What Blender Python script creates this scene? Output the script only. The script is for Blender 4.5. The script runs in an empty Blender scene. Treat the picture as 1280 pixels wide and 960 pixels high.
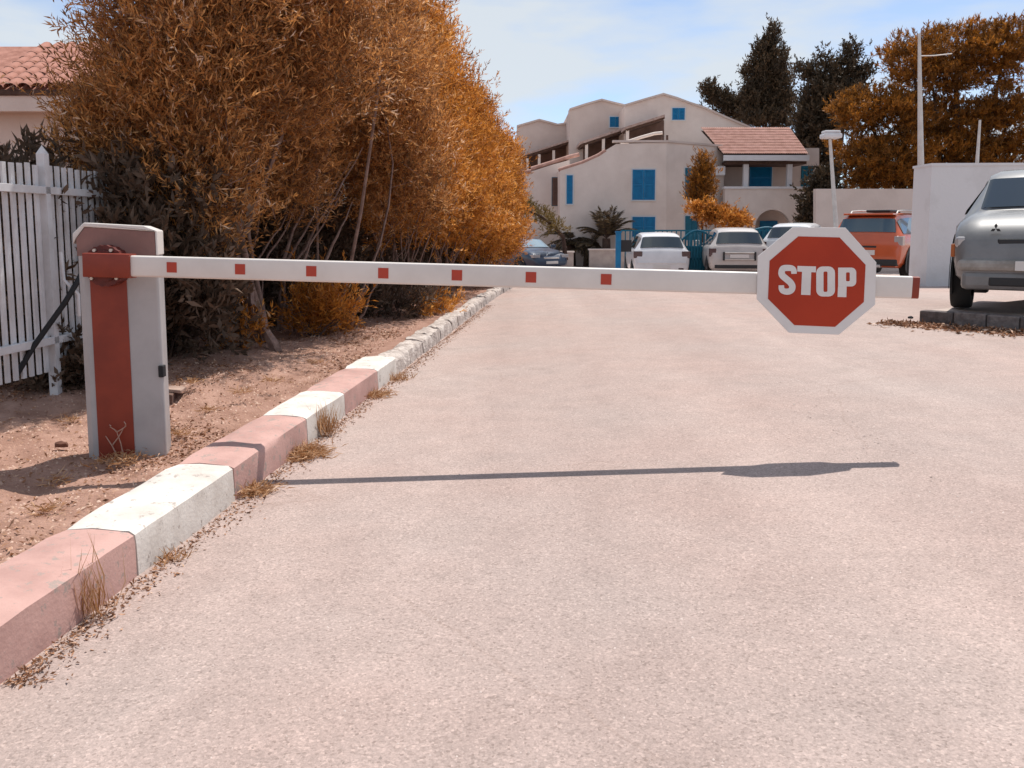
import bpy, bmesh, math, random
import numpy as np
from mathutils import Vector, Matrix, Euler
random.seed(7); RNG = np.random.default_rng(11)
S = bpy.context.scene
C = S.collection
# ------------------------------------------------------------------ camera
F = 1100.0; CX, CY = 640.0, 407.0; PITCH = math.radians(6.33); CAMH = 1.2
cam = bpy.data.cameras.new('camera'); camo = bpy.data.objects.new('camera', cam); C.objects.link(camo)
cam.sensor_fit = 'HORIZONTAL'; cam.sensor_width = 36; cam.lens = F/1280*36
cam.shift_y = -(480-CY)/1280
cam.clip_start = 0.05; cam.clip_end = 3000
camo.location = (0, 0, CAMH); camo.rotation_euler = (math.pi/2-PITCH, 0, 0)
S.camera = camo
# ------------------------------------------------------------------ sky, sun, exposure
SUN_DIR = Vector((.25, .40, 1.0)).normalized()      # towards the sun: high, beyond the barrier and to the right
SUN_EL = math.degrees(math.asin(SUN_DIR.z)); SUN_AZ = math.degrees(math.atan2(SUN_DIR.x, SUN_DIR.y))
w = bpy.data.worlds.new('World'); S.world = w; w.use_nodes = True
nt = w.node_tree; nt.nodes.clear()
def nn(t, ty, **k):
    n = t.nodes.new(ty)
    for a, b in k.items(): setattr(n, a, b)
    return n
out = nn(nt, 'ShaderNodeOutputWorld'); bg = nn(nt, 'ShaderNodeBackground'); sky = nn(nt, 'ShaderNodeTexSky')
sky.sky_type = 'NISHITA'; sky.sun_disc = False; sky.sun_elevation = math.radians(SUN_EL)
sky.sun_rotation = math.radians(SUN_AZ); sky.air_density = .68; sky.dust_density = 0.0; sky.ozone_density = 1.8
bg.inputs['Strength'].default_value = 0.13
tc = nn(nt, 'ShaderNodeTexCoord'); mp = nn(nt, 'ShaderNodeMapping'); mp.inputs['Scale'].default_value = (1.0, 1.0, 3.6)
mp.inputs['Location'].default_value = (0.35, 0.2, 0.1)
noi = nn(nt, 'ShaderNodeTexNoise'); noi.inputs['Scale'].default_value = 3.6; noi.inputs['Detail'].default_value = 7; noi.inputs['Roughness'].default_value = .5
cr = nn(nt, 'ShaderNodeValToRGB'); cr.color_ramp.elements[0].position = .42; cr.color_ramp.elements[1].position = .60
cr.color_ramp.elements[0].color = (.28, .28, .28, 1); cr.color_ramp.elements[1].color = (.92, .92, .92, 1)
mx = nn(nt, 'ShaderNodeMixRGB'); mx.inputs['Color2'].default_value = (4.2, 4.5, 4.75, 1)
L = nt.links.new
L(tc.outputs['Generated'], mp.inputs['Vector']); L(mp.outputs['Vector'], noi.inputs['Vector']); L(noi.outputs['Fac'], cr.inputs['Fac'])
L(cr.outputs['Color'], mx.inputs['Fac']); L(sky.outputs['Color'], mx.inputs['Color1']); L(mx.outputs['Color'], bg.inputs['Color']); L(bg.outputs['Background'], out.inputs['Surface'])
sl = bpy.data.lights.new('sun', 'SUN'); sl.energy = 3.9; sl.angle = math.radians(.55); sl.color = (1.0, .945, .88)
so = bpy.data.objects.new('sun', sl); C.objects.link(so); so.rotation_euler = (-SUN_DIR).to_track_quat('-Z', 'Y').to_euler(); so.location = (0, -5, 20)
S.view_settings.view_transform = 'Standard'; S.view_settings.look = 'None'; S.view_settings.gamma = 1; S.view_settings.exposure = 0.43
S.render.engine = 'CYCLES'; S.cycles.max_bounces = 6; S.cycles.transparent_max_bounces = 6
S.render.resolution_x = 1024; S.render.resolution_y = 768

# ------------------------------------------------------------------ pixel <-> world (photograph 1280 x 960)
CP, SP = math.cos(PITCH), math.sin(PITCH)
def ray(px, py):
    u = (px-CX)/F; v = (CY-py)/F
    return Vector((u, CP+v*SP, -SP+v*CP))
def at(px, py, Y):
    d = ray(px, py); t = Y/d.y
    return Vector((d.x*t, Y, CAMH+d.z*t))
def gp(px, py, z=0.0):
    d = ray(px, py); t = (z-CAMH)/d.z
    return Vector((d.x*t, d.y*t, z))
def proj(p):
    dz = p[2]-CAMH; f = p[1]*CP-dz*SP; u = p[1]*SP+dz*CP
    return CX+F*p[0]/f, CY-F*u/f

# ------------------------------------------------------------------ materials
MATS = {}
def mat(name, col, rough=.8, metal=0, var=.0, scale=8, col2=None, bump=0, bscale=None, spec=.3, coat=0, detail=5, lo=.38, hi=.62, coords='Object'):
    if name in MATS: return MATS[name]
    m = bpy.data.materials.new(name); m.use_nodes = True; MATS[name] = m
    t = m.node_tree; b = t.nodes['Principled BSDF']
    b.inputs['Roughness'].default_value = rough; b.inputs['Metallic'].default_value = metal
    b.inputs['Specular IOR Level'].default_value = spec; b.inputs['Coat Weight'].default_value = coat
    c1 = (*col, 1)
    b.inputs['Base Color'].default_value = c1
    tcn = nn(t, 'ShaderNodeTexCoord')
    if var or col2:
        c2 = (*col2, 1) if col2 else (*[max(0, x*(1-var)) for x in col], 1)
        n = nn(t, 'ShaderNodeTexNoise'); n.inputs['Scale'].default_value = scale; n.inputs['Detail'].default_value = detail; n.inputs['Roughness'].default_value = .62
        r = nn(t, 'ShaderNodeValToRGB'); r.color_ramp.elements[0].position = lo; r.color_ramp.elements[1].position = hi
        r.color_ramp.elements[0].color = c2; r.color_ramp.elements[1].color = c1
        t.links.new(tcn.outputs[coords], n.inputs['Vector']); t.links.new(n.outputs['Fac'], r.inputs['Fac']); t.links.new(r.outputs['Color'], b.inputs['Base Color'])
    if bump:
        n2 = nn(t, 'ShaderNodeTexNoise'); n2.inputs['Scale'].default_value = bscale or scale*3; n2.inputs['Detail'].default_value = 4
        bu = nn(t, 'ShaderNodeBump'); bu.inputs['Strength'].default_value = bump; bu.inputs['Distance'].default_value = .02
        t.links.new(tcn.outputs[coords], n2.inputs['Vector']); t.links.new(n2.outputs['Fac'], bu.inputs['Height']); t.links.new(bu.outputs['Normal'], b.inputs['Normal'])
    return m
def chipped(name, col, col2, thr):
    """paint on concrete: blotchy, with chipped and scuffed spots that show the concrete"""
    m = mat(name, col, .8, scale=5, col2=col2, bump=.12, bscale=70, detail=9, lo=.30, hi=.58)
    t = m.node_tree; b = t.nodes['Principled BSDF']; src = b.inputs['Base Color'].links[0].from_socket; tcn = [n for n in t.nodes if n.type == 'TEX_COORD'][0]
    n = nn(t, 'ShaderNodeTexNoise'); n.inputs['Scale'].default_value = 19; n.inputs['Detail'].default_value = 10; n.inputs['Roughness'].default_value = .72
    r = nn(t, 'ShaderNodeValToRGB'); r.color_ramp.elements[0].position = thr; r.color_ramp.elements[1].position = thr+.03; r.color_ramp.elements[0].color = (0, 0, 0, 1); r.color_ramp.elements[1].color = (.8, .8, .8, 1)
    x = nn(t, 'ShaderNodeMixRGB'); x.inputs['Color2'].default_value = (.30, .25, .22, 1)
    t.links.new(tcn.outputs['Object'], n.inputs['Vector']); t.links.new(n.outputs['Fac'], r.inputs['Fac']); t.links.new(r.outputs['Color'], x.inputs['Fac']); t.links.new(src, x.inputs['Color1']); t.links.new(x.outputs['Color'], b.inputs['Base Color'])
    return m
def leafmat(name, cols, trans=.35, rough=.55):
    m = bpy.data.materials.new(name); m.use_nodes = True; MATS[name] = m
    t = m.node_tree; b = t.nodes['Principled BSDF']; o = t.nodes['Material Output']
    a = nn(t, 'ShaderNodeAttribute'); a.attribute_name = 'rnd'
    r = nn(t, 'ShaderNodeValToRGB'); els = r.color_ramp.elements
    while len(els) < len(cols): els.new(.5)
    for e, (p, c) in zip(els, cols): e.position = p; e.color = (*c, 1)
    b.inputs['Roughness'].default_value = rough; b.inputs['Specular IOR Level'].default_value = .25
    tr = nn(t, 'ShaderNodeBsdfTranslucent'); mi = nn(t, 'ShaderNodeMixShader'); mi.inputs['Fac'].default_value = trans
    t.links.new(a.outputs['Fac'], r.inputs['Fac']); t.links.new(r.outputs['Color'], b.inputs['Base Color']); t.links.new(r.outputs['Color'], tr.inputs['Color'])
    t.links.new(b.outputs['BSDF'], mi.inputs[1]); t.links.new(tr.outputs['BSDF'], mi.inputs[2]); t.links.new(mi.outputs['Shader'], o.inputs['Surface'])
    return m
def glassmat(name, col, rough=.06):
    return mat(name, col, rough=rough, spec=.9, coat=.6)

def roadmat():
    m = bpy.data.materials.new('worn_asphalt'); m.use_nodes = True; t = m.node_tree; b = t.nodes['Principled BSDF']
    tcn = nn(t, 'ShaderNodeTexCoord')
    def noise(s, d=4, r=.6):
        n = nn(t, 'ShaderNodeTexNoise'); n.inputs['Scale'].default_value = s; n.inputs['Detail'].default_value = d; n.inputs['Roughness'].default_value = r
        t.links.new(tcn.outputs['Object'], n.inputs['Vector']); return n
    def ramp(n, p0, c0, p1, c1):
        r = nn(t, 'ShaderNodeValToRGB'); r.color_ramp.elements[0].position = p0; r.color_ramp.elements[1].position = p1
        r.color_ramp.elements[0].color = (*c0, 1); r.color_ramp.elements[1].color = (*c1, 1); t.links.new(n.outputs[0], r.inputs['Fac']); return r
    def mix(ty, a, bb, f=1.0):
        x = nn(t, 'ShaderNodeMixRGB', blend_type=ty); x.inputs['Fac'].default_value = f
        t.links.new(a.outputs[0], x.inputs['Color1']); t.links.new(bb.outputs[0], x.inputs['Color2']); return x
    big = ramp(noise(.55, 4), .35, (.425, .325, .288), .65, (.415, .340, .308))
    mid = ramp(noise(4.5, 5, .7), .3, (.90, .90, .90), .7, (1.06, 1.05, 1.05))
    vo = nn(t, 'ShaderNodeTexVoronoi'); vo.inputs['Scale'].default_value = 140; t.links.new(tcn.outputs['Object'], vo.inputs['Vector'])
    sep = nn(t, 'ShaderNodeSeparateColor'); t.links.new(vo.outputs['Color'], sep.inputs['Color'])
    sp = nn(t, 'ShaderNodeValToRGB'); e = sp.color_ramp.elements; e[0].position = .0; e[0].color = (.72, .71, .70, 1); e[1].position = 1; e[1].color = (1.24, 1.23, 1.22, 1)
    e2 = e.new(.16); e2.color = (.90, .90, .90, 1); e3 = e.new(.86); e3.color = (1.04, 1.03, 1.03, 1)
    t.links.new(sep.outputs['Red'], sp.inputs['Fac'])
    fine = ramp(noise(160, 3, .7), .3, (.80, .80, .80), .7, (1.14, 1.14, 1.14))
    c = mix('MULTIPLY', big, mid); c = mix('MULTIPLY', c, sp); c = mix('MULTIPLY', c, fine)
    st = ramp(noise(1.1, 6, .65), .60, (1, 1, 1), .80, (.86, .83, .81)); c = mix('MULTIPLY', c, st)
    mpn = nn(t, 'ShaderNodeMapping'); mpn.inputs['Scale'].default_value = (1.3, .05, 1); mpn.inputs['Rotation'].default_value = (0, 0, .09); t.links.new(tcn.outputs['Object'], mpn.inputs['Vector'])
    tn = nn(t, 'ShaderNodeTexNoise'); tn.inputs['Scale'].default_value = 1.0; tn.inputs['Detail'].default_value = 2; t.links.new(mpn.outputs['Vector'], tn.inputs['Vector'])
    c = mix('MULTIPLY', c, ramp(tn, .35, (.93, .92, .92), .65, (1.05, 1.05, 1.05)))
    wv = noise(2.2, 5, .6); wx = nn(t, 'ShaderNodeMixRGB', blend_type='LINEAR_LIGHT'); wx.inputs['Fac'].default_value = .10; t.links.new(tcn.outputs['Object'], wx.inputs['Color1']); t.links.new(wv.outputs['Color'], wx.inputs['Color2'])
    vc = nn(t, 'ShaderNodeTexVoronoi', feature='DISTANCE_TO_EDGE'); vc.inputs['Scale'].default_value = .42; t.links.new(wx.outputs[0], vc.inputs['Vector'])
    ck = ramp(vc, .001, (0, 0, 0), .004, (1, 1, 1)); msk = ramp(noise(.7, 2), .50, (1, 1, 1), .56, (0, 0, 0))
    ca = mix('LIGHTEN', ck, msk); cb = nn(t, 'ShaderNodeMixRGB'); cb.inputs['Color1'].default_value = (.90, .885, .87, 1); cb.inputs['Color2'].default_value = (1, 1, 1, 1); t.links.new(ca.outputs[0], cb.inputs['Fac'])
    c = mix('MULTIPLY', c, cb)
    t.links.new(c.outputs[0], b.inputs['Base Color']); b.inputs['Roughness'].default_value = .92; b.inputs['Specular IOR Level'].default_value = .15
    bu = nn(t, 'ShaderNodeBump'); bu.inputs['Strength'].default_value = .55; bu.inputs['Distance'].default_value = .006
    n3 = noise(95, 4, .7); t.links.new(n3.outputs[0], bu.inputs['Height']); t.links.new(bu.outputs['Normal'], b.inputs['Normal'])
    return m
M_ROAD = roadmat()
M_DIRT = mat('dry_earth', (.42, .258, .200), .95, scale=4, col2=(.26, .145, .106), bump=.8, bscale=60, spec=.1, detail=9, lo=.35, hi=.68)
M_PINK = chipped('faded_red_paint', (.50, .305, .265), (.39, .23, .20), .57)
M_WHITEK = chipped('white_kerb_paint', (.66, .61, .555), (.50, .445, .395), .585)
M_ROUGHK = mat('old_limewashed_stone', (.58, .51, .46), .95, scale=11, col2=(.34, .28, .25), bump=1, bscale=40, detail=9)
M_CONC = mat('grey_concrete', (.22, .19, .18), .9, scale=12, col2=(.13, .11, .105), bump=.5)
M_PAVE = mat('pale_paving', (.50, .42, .37), .9, scale=4, col2=(.42, .34, .30), bump=.3)
M_WHITEP = mat('white_powder_coat', (.70, .645, .60), .42, scale=3, col2=(.60, .55, .51), spec=.45, detail=8, lo=.3, hi=.6)
M_GREYP = mat('grey_white_cabinet_paint', (.40, .385, .385), .42, scale=4, col2=(.34, .325, .325), spec=.4, detail=8)
M_REDP = mat('red_paint', (.25, .036, .016), .42, scale=4, col2=(.19, .026, .012), spec=.4, detail=7)
M_REDD = mat('dark_red_cast_iron', (.13, .020, .014), .5, scale=20, col2=(.08, .013, .01), spec=.4, bump=.1)
M_REDS = mat('red_reflective_tape', (.42, .045, .020), .4, scale=25, col2=(.39, .045, .024), spec=.4)
M_SIGNR = mat('red_sign_sheet', (.40, .038, .012), .5, scale=3, col2=(.35, .032, .011), spec=.25, detail=6)
M_SIGNW = mat('white_sign_sheet', (.68, .65, .63), .5, scale=4, col2=(.60, .57, .55), spec=.25, detail=8, lo=.25, hi=.5)
M_BROWNP = mat('brown_plastic_panel', (.26, .125, .105), .4, scale=5, col2=(.19, .09, .075), spec=.5)
M_BOLT = mat('zinc_bolt', (.55, .50, .45), .35, metal=.8, spec=.5)
M_BLACK = mat('black_rubber', (.018, .018, .02), .7)
M_FENCE = mat('white_fence_paint', (.62, .61, .62), .5, scale=6, col2=(.52, .50, .50), detail=7, spec=.3)
M_WALL = mat('pale_render', (.72, .625, .565), .93, scale=.9, col2=(.61, .515, .46), bump=.25, bscale=18, spec=.1, detail=9, lo=.3, hi=.65)
M_WALL2 = mat('greyer_render', (.60, .505, .455), .93, scale=.8, col2=(.50, .41, .365), bump=.25, bscale=18, spec=.1, detail=9, lo=.3, hi=.65)
M_WALLW = mat('white_limewash', (.66, .65, .66), .9, scale=1.3, col2=(.57, .555, .555), bump=.2, bscale=20, spec=.1, detail=9, lo=.28, hi=.5)
M_BLUE = mat('blue_shutter_paint', (.004, .17, .36), .5, scale=5, col2=(.004, .135, .30), spec=.35)
M_TEAL = mat('teal_metal_paint', (.004, .13, .20), .5, scale=8, col2=(.004, .10, .16), spec=.35)
M_BLUEF = mat('pale_window_trim', (.55, .58, .60), .7)
M_TILE = mat('clay_roof_tile', (.42, .20, .15), .9, scale=5, col2=(.28, .12, .085), bump=.3, detail=8)
M_TILEP = mat('sunbleached_clay_tile', (.52, .315, .26), .9, scale=4, col2=(.38, .21, .165), bump=.3, detail=8)
M_LEANTO = mat('weathered_pale_tile', (.42, .31, .275), .9, scale=6, col2=(.28, .19, .16), bump=.3, detail=8)
M_WOOD = mat('dark_roof_timber', (.11, .065, .05), .85, scale=7, col2=(.07, .04, .03))
M_RECESS = mat('brown_recess_shade', (.16, .095, .075), .9, scale=2, col2=(.11, .065, .05), detail=8)  # shade of the lean-tos and the recess put into a dark brown
M_BARK = mat('pale_smooth_bark', (.27, .18, .15), .9, scale=9, col2=(.16, .10, .08), bump=.6, bscale=35, detail=7)
M_BARKD = mat('dark_bark', (.09, .055, .04), .95, scale=9, col2=(.05, .03, .025), bump=.6)
M_STEEL = mat('galvanised_pole', (.60, .57, .54), .5, metal=.1, scale=5, col2=(.52, .49, .46))
M_STONE = mat('field_stone', (.42, .30, .24), .95, scale=9, col2=(.30, .20, .16), bump=.5)
M_DARKIN = mat('dim_interior', (.03, .03, .04), .9)
M_STRAW = leafmat('dry_grass', [(0, (.30, .135, .05)), (.5, (.46, .25, .12)), (1, (.60, .40, .25))], .3)
M_LITTER = leafmat('dry_leaf_litter', [(0, (.12, .055, .03)), (.4, (.28, .125, .06)), (.75, (.44, .24, .14)), (1, (.58, .42, .33))], .1)
M_LEAF_O = leafmat('orange_leaves', [(0, (.13, .055, .014)), (.3, (.38, .140, .024)), (.6, (.62, .240, .040)), (.88, (.80, .40, .10)), (1, (.85, .64, .44))], .45)
M_LEAF_B = leafmat('russet_leaves', [(0, (.11, .062, .030)), (.32, (.32, .150, .060)), (.60, (.60, .262, .075)), (.82, (.76, .42, .17)), (1, (.86, .70, .58))], .42)
M_LEAF_G = leafmat('grey_brown_leaves', [(0, (.06, .040, .026)), (.5, (.13, .085, .058)), (.88, (.22, .145, .10)), (1, (.40, .30, .24))])
M_LEAF_D = leafmat('dark_cypress_leaves', [(0, (.036, .026, .016)), (.6, (.085, .058, .034)), (1, (.17, .11, .058))], .15)
M_LEAF_P = leafmat('pine_needles', [(0, (.10, .048, .016)), (.45, (.25, .105, .022)), (.8, (.46, .175, .022)), (1, (.58, .25, .04))], .4)
M_LEAF_PALM = leafmat('dry_palm_fronds', [(0, (.055, .040, .028)), (.6, (.11, .080, .050)), (1, (.22, .14, .06))], .2)

# ------------------------------------------------------------------ mesh helpers
def wm(o):
    B = Matrix.Translation(o.location) @ o.rotation_euler.to_matrix().to_4x4() @ Matrix.Diagonal((*o.scale, 1))
    return wm(o.parent) @ o.matrix_parent_inverse @ B if o.parent else B
class MB:
    def __init__(s): s.v = []; s.f = []
    def add(s, vs, fs):
        o = len(s.v); s.v += [tuple(v) for v in vs]; s.f += [tuple(i+o for i in f) for f in fs]; return s
    def box(s, x0, x1, y0, y1, z0, z1, M=None):
        vs = [Vector((x, y, z)) for z in (z0, z1) for y in (y0, y1) for x in (x0, x1)]
        if M: vs = [M @ v for v in vs]
        return s.add(vs, [(0, 2, 3, 1), (4, 5, 7, 6), (0, 1, 5, 4), (2, 6, 7, 3), (0, 4, 6, 2), (1, 3, 7, 5)])
    def prism(s, poly, off):
        """closed polygon of 3-D points (counter-clockwise as seen from outside) swept by off"""
        n = len(poly); off = Vector(off); a = [Vector(p) for p in poly]; b = [p+off for p in a]
        return s.add(a+b, [tuple(range(n)), tuple(range(2*n-1, n-1, -1))]+[((i+1) % n, i, n+i, n+(i+1) % n) for i in range(n)])
    def tube(s, pts, r, n=6, cap=True):
        pts = [Vector(p) for p in pts]; k = len(pts)
        if not hasattr(r, '__len__'): r = [r]*k
        o = len(s.v); ref = None
        for i, p in enumerate(pts):
            d = (pts[min(i+1, k-1)]-pts[max(i-1, 0)]).normalized()
            if ref is None: ref = d.orthogonal().normalized()
            ref = (ref-d*ref.dot(d)).normalized(); b = d.cross(ref)
            for j in range(n):
                a = 2*math.pi*j/n; s.v.append(tuple(p+(ref*math.cos(a)+b*math.sin(a))*r[i]))
        for i in range(k-1):
            for j in range(n):
                s.f.append((o+i*n+j, o+i*n+(j+1) % n, o+(i+1)*n+(j+1) % n, o+(i+1)*n+j))
        if cap: s.f.append(tuple(o+j for j in range(n-1, -1, -1))); s.f.append(tuple(o+(k-1)*n+j for j in range(n)))
        return s
    def build(s, name, m, parent=None, smooth=None, bevel=0, seg=2, loc=None, world=True):
        me = bpy.data.meshes.new(name); me.from_pydata(s.v, [], s.f)
        bm = bmesh.new(); bm.from_mesh(me); bmesh.ops.recalc_face_normals(bm, faces=bm.faces[:]); bm.to_mesh(me); bm.free()
        me.materials.append(m); o = bpy.data.objects.new(name, me); C.objects.link(o)
        if parent:
            o.parent = parent
            if world: o.matrix_parent_inverse = wm(parent).inverted()
        if loc is not None: o.location = loc
        if smooth is not None:
            me.shade_smooth()
            try: me.set_sharp_from_angle(angle=math.radians(smooth))
            except Exception: pass
        if bevel:
            b = o.modifiers.new('bevel', 'BEVEL'); b.width = bevel; b.segments = seg; b.limit_method = 'ANGLE'; b.angle_limit = math.radians(35)
        return o
def tag(o, label, cat, group=None):
    o['label'] = label; o['category'] = cat
    if group: o['group'] = group
    return o
def thing(name, label, cat, loc=(0, 0, 0), rz=0, group=None):
    o = bpy.data.objects.new(name, None); C.objects.link(o); o.location = loc; o.rotation_euler = (0, 0, rz); o.empty_display_size = .2
    return tag(o, label, cat, group)
def struct(o, label=None):
    o['kind'] = 'structure'
    if label: o['label'] = label
    return o
def copy_tree(o, parent=None):
    c = o.copy(); C.objects.link(c); c.parent = parent
    for ch in list(o.children): copy_tree(ch, c)
    return c

def leaf_cloud(name, P, D, ln, wd, m, parent=None, curl=.25, rnd=None):
    """N narrow leaves: base points P, directions D, lengths and widths"""
    N = len(P); D = D/np.maximum(np.linalg.norm(D, axis=1, keepdims=True), 1e-6)
    R = RNG.normal(size=(N, 3)); side = np.cross(D, R); side /= np.maximum(np.linalg.norm(side, axis=1, keepdims=True), 1e-6)
    nor = np.cross(D, side); ln = np.broadcast_to(ln, (N,))[:, None]; wd = np.broadcast_to(wd, (N,))[:, None]
    V = np.empty((N, 4, 3), np.float32)
    V[:, 0] = P; mid = P+D*ln*.45+nor*ln*curl*.35
    V[:, 1] = mid+side*wd*.5; V[:, 3] = mid-side*wd*.5; V[:, 2] = P+D*ln
    me = bpy.data.meshes.new(name); me.vertices.add(4*N); me.vertices.foreach_set('co', V.ravel())
    me.loops.add(4*N); me.loops.foreach_set('vertex_index', np.arange(4*N, dtype=np.int32))
    me.polygons.add(N); me.polygons.foreach_set('loop_start', np.arange(0, 4*N, 4, dtype=np.int32)); me.polygons.foreach_set('loop_total', np.full(N, 4, np.int32))
    me.update(calc_edges=True)
    a = me.attributes.new('rnd', 'FLOAT', 'FACE'); a.data.foreach_set('value', (RNG.random(N) if rnd is None else rnd).astype(np.float32))
    me.materials.append(m); o = bpy.data.objects.new(name, me); C.objects.link(o)
    if parent:
        o.parent = parent; o.matrix_parent_inverse = wm(parent).inverted()
    return o
# ------------------------------------------------------------------ the ground
def sstep(a, b, x):
    t = min(1, max(0, (x-a)/(b-a))); return t*t*(3-2*t)
def base(y): return -.42*sstep(13, 33, y)
def cross(x): return .045*min(max(x+1.2, 0), 3.0)
def road_z(x, y): return base(y)+cross(x)*(1-sstep(14, 26, y))
K0 = gp(175, 720, 0); K1 = gp(496, 471, 0)
KD = (K1-K0).normalized(); KN = Vector((-KD.y, KD.x, 0))          # along the kerb; to its left (verge side)
def kerb_pt(y, l=0.0): t = (y-K0.y)/KD.y; return K0+KD*t+KN*l
VZ = .135                                                          # verge height above the road further on
VP = -.02                                                          # and beside the barrier, below the kerb top
KW, KH = .285, .165
def verge_z(x, y):
    e = (x-kerb_pt(y).x)
    h = VP+(VZ-VP)*sstep(5.2, 7.4, y)+base(y)
    n = .018*math.sin(3.1*x+1.3*y)+.014*math.sin(7.3*x-4.1*y)+.008*math.sin(15*x+11*y)
    return h+n*min(1, max(0, (-e-.3)/.4))
# the earth sheet reaches the horizon; it lies under the road
def grid(name, xs, ys, zf, m):
    mb = MB(); nx = len(xs)
    mb.v = [(x(y) if callable(x) else x, y, zf(x(y) if callable(x) else x, y)) for y in ys for x in xs]
    mb.f = [(j*nx+i, j*nx+i+1, (j+1)*nx+i+1, (j+1)*nx+i) for j in range(len(ys)-1) for i in range(nx-1)]
    return mb.build(name, m, smooth=80)
g = MB().add([(-1500, -200, -.75), (1500, -200, -.75), (1500, 2500, -.75), (-1500, 2500, -.75)], [(0, 1, 2, 3)]).build('ground', M_DIRT); struct(g, 'dry brown earth stretching to the horizon')
ys = [-3+.25*i for i in range(60)]+[12+i for i in range(90)]
rxs = [lambda y, k=k: kerb_pt(y).x-.1+k for k in (0, .25, .5, .8, 1.1, 1.5, 1.9, 2.3, 2.7, 3.2, 4, 6, 9, 14, 20, 30, 50)]
struct(grid('road', rxs, [y for y in ys if y <= 60], road_z, M_ROAD), 'pale worn asphalt road')
vys = [-3+.12*i for i in range(140)]+[13.8+.6*i for i in range(80)]
vxs = [lambda y, k=k: kerb_pt(y).x-.11-k for k in [.08*i for i in range(45)]+[3.6+.5*i for i in range(8)]+[8, 12, 20, 40]]
struct(grid('verge', vxs, vys, verge_z, M_DIRT), 'reddish dry earth verge with fallen leaves beside the kerb')
# ------------------------------------------------------------------ kerb, stone by stone
kerb = bpy.data.objects.new('kerb', None); C.objects.link(kerb); struct(kerb, 'painted kerb with alternating faded red and white stones')
def kerb_stone(y0, y1, m, w=KW, h=KH, jit=0.0, gap=.004, sub=4, lean=.006):
    mb = MB(); prof = [(0, -.06), (0, 0), (lean*.6, h*.72), (lean, h*.91), (lean+.022, h*.985), (lean+.06, h), (w*.6, h+.006), (w-.02, h), (w, h-.03), (w, -.06)]
    n = len(prof); rr = random.Random(int(y0*100))
    for i in range(sub+1):
        y = y0+gap+(y1-y0-2*gap)*i/sub
        e = .006 if i in (0, sub) else 0
        for (a, z) in prof:
            jx = rr.uniform(-1, 1)*jit; jz = rr.uniform(-1, 1)*jit
            p = kerb_pt(y, a+e*(1 if a < w/2 else -1)+jx); mb.v.append((p.x, p.y, p.z+base(y)+z-(e if z > 0 else 0)+(jz if z > 0 else 0)))
    for i in range(sub):
        for j in range(n-1): mb.f.append((i*n+j, i*n+j+1, (i+1)*n+j+1, (i+1)*n+j))
    mb.f.append(tuple(range(n))); mb.f.append(tuple(sub*n+j for j in range(n-1, -1, -1)))
    return mb.build('kerb_stone', m, kerb, smooth=50)
def ky(px, py): return gp(px, py, 0).y
edges = [ky(175, 720), ky(298, 626), ky(385, 556), ky(434, 520), ky(475, 488), ky(497, 470)]
cols = [M_WHITEK, M_PINK, M_WHITEK, M_PINK, M_WHITEK]
for a, b, m in zip(edges[:-1], edges[1:], cols): kerb_stone(a, b, m, jit=.0025, sub=8)
y = edges[0]
for m in (M_PINK, M_WHITEK, M_PINK, M_WHITEK, M_PINK): kerb_stone(y-.8, y, m, jit=.0025, sub=8); y -= .8
y = edges[-1]; rk = random.Random(3)
while y < 24:
    l = rk.uniform(.45, .8); kerb_stone(y, y+l, M_ROUGHK, w=rk.uniform(.17, .22), h=rk.uniform(.145, .165), jit=.010, gap=.012, sub=5, lean=.02); y += l

# ------------------------------------------------------------------ the barrier
PB = gp(160, 569, VP)
bar = thing('barrier_gate', 'white road barrier with red stripe on its cabinet, long arm and red stop sign', 'barrier', (PB.x, PB.y+.1, VP-.03))
BL = at(112, 569, PB.y); BR = at(206, 569, PB.y); TL = at(98, 271, PB.y-.0); TR = at(198, 277, PB.y)
PW = BR.x-BL.x; H = (TL.z+TR.z)/2-VP
yaw = math.radians(13); bc = Vector(((BL.x+BR.x)/2+.0, PB.y, VP-.03))
Mb = Matrix.Translation(bc) @ Matrix.Rotation(yaw, 4, 'Z')
hw = PW/2-.002; dep = .17
def lb(x, y, z): return Mb @ Vector((x, y, z))
ch = .035
foot = [(-hw+ch, 0), (hw-.012, 0), (hw, .012), (hw, dep), (-hw, dep), (-hw, ch*1.2)]
cab = MB().prism([lb(x, y, 0) for x, y in foot], (0, 0, H-.025)).build('cabinet', M_GREYP, bar, bevel=.008, seg=3)
# lid: bright cap with a sloped top, overhanging fascia round a brown panel
lid = MB(); zf = H-.15
fr = [(-hw-.006, 0, H-.045), (-hw+.05, 0, H+.012), (hw-.06, 0, H-.005), (hw+.004, 0, H-.03), (hw+.004, 0, H-.16), (hw-.007, 0, H-.16), (hw-.007, 0, H-.034), (-hw+.052, 0, H-.010), (-hw+.008, 0, H-.07), (-hw-.006, 0, H-.10)]
lid.prism([lb(x, -.022, z) for x, y, z in fr], Mb.to_3x3() @ Vector((0, .022+dep+.01, 0)))
lid.build('lid', M_WHITEP, cab, bevel=.005)
pan = [(-hw+.010, -.016, H-.16), (hw-.009, -.016, H-.16), (hw-.009, -.016, H-.036), (-hw+.054, -.016, H-.012), (-hw+.010, -.016, H-.072)]
MB().prism([lb(*p) for p in pan], Mb.to_3x3() @ Vector((0, .0155, 0))).build('panel', M_BROWNP, cab)
zs = at(140, 347, PB.y).z-VP+.03
sx0 = at(121, 460, PB.y).x-bc.x; sx1 = at(163, 460, PB.y).x-bc.x
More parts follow.
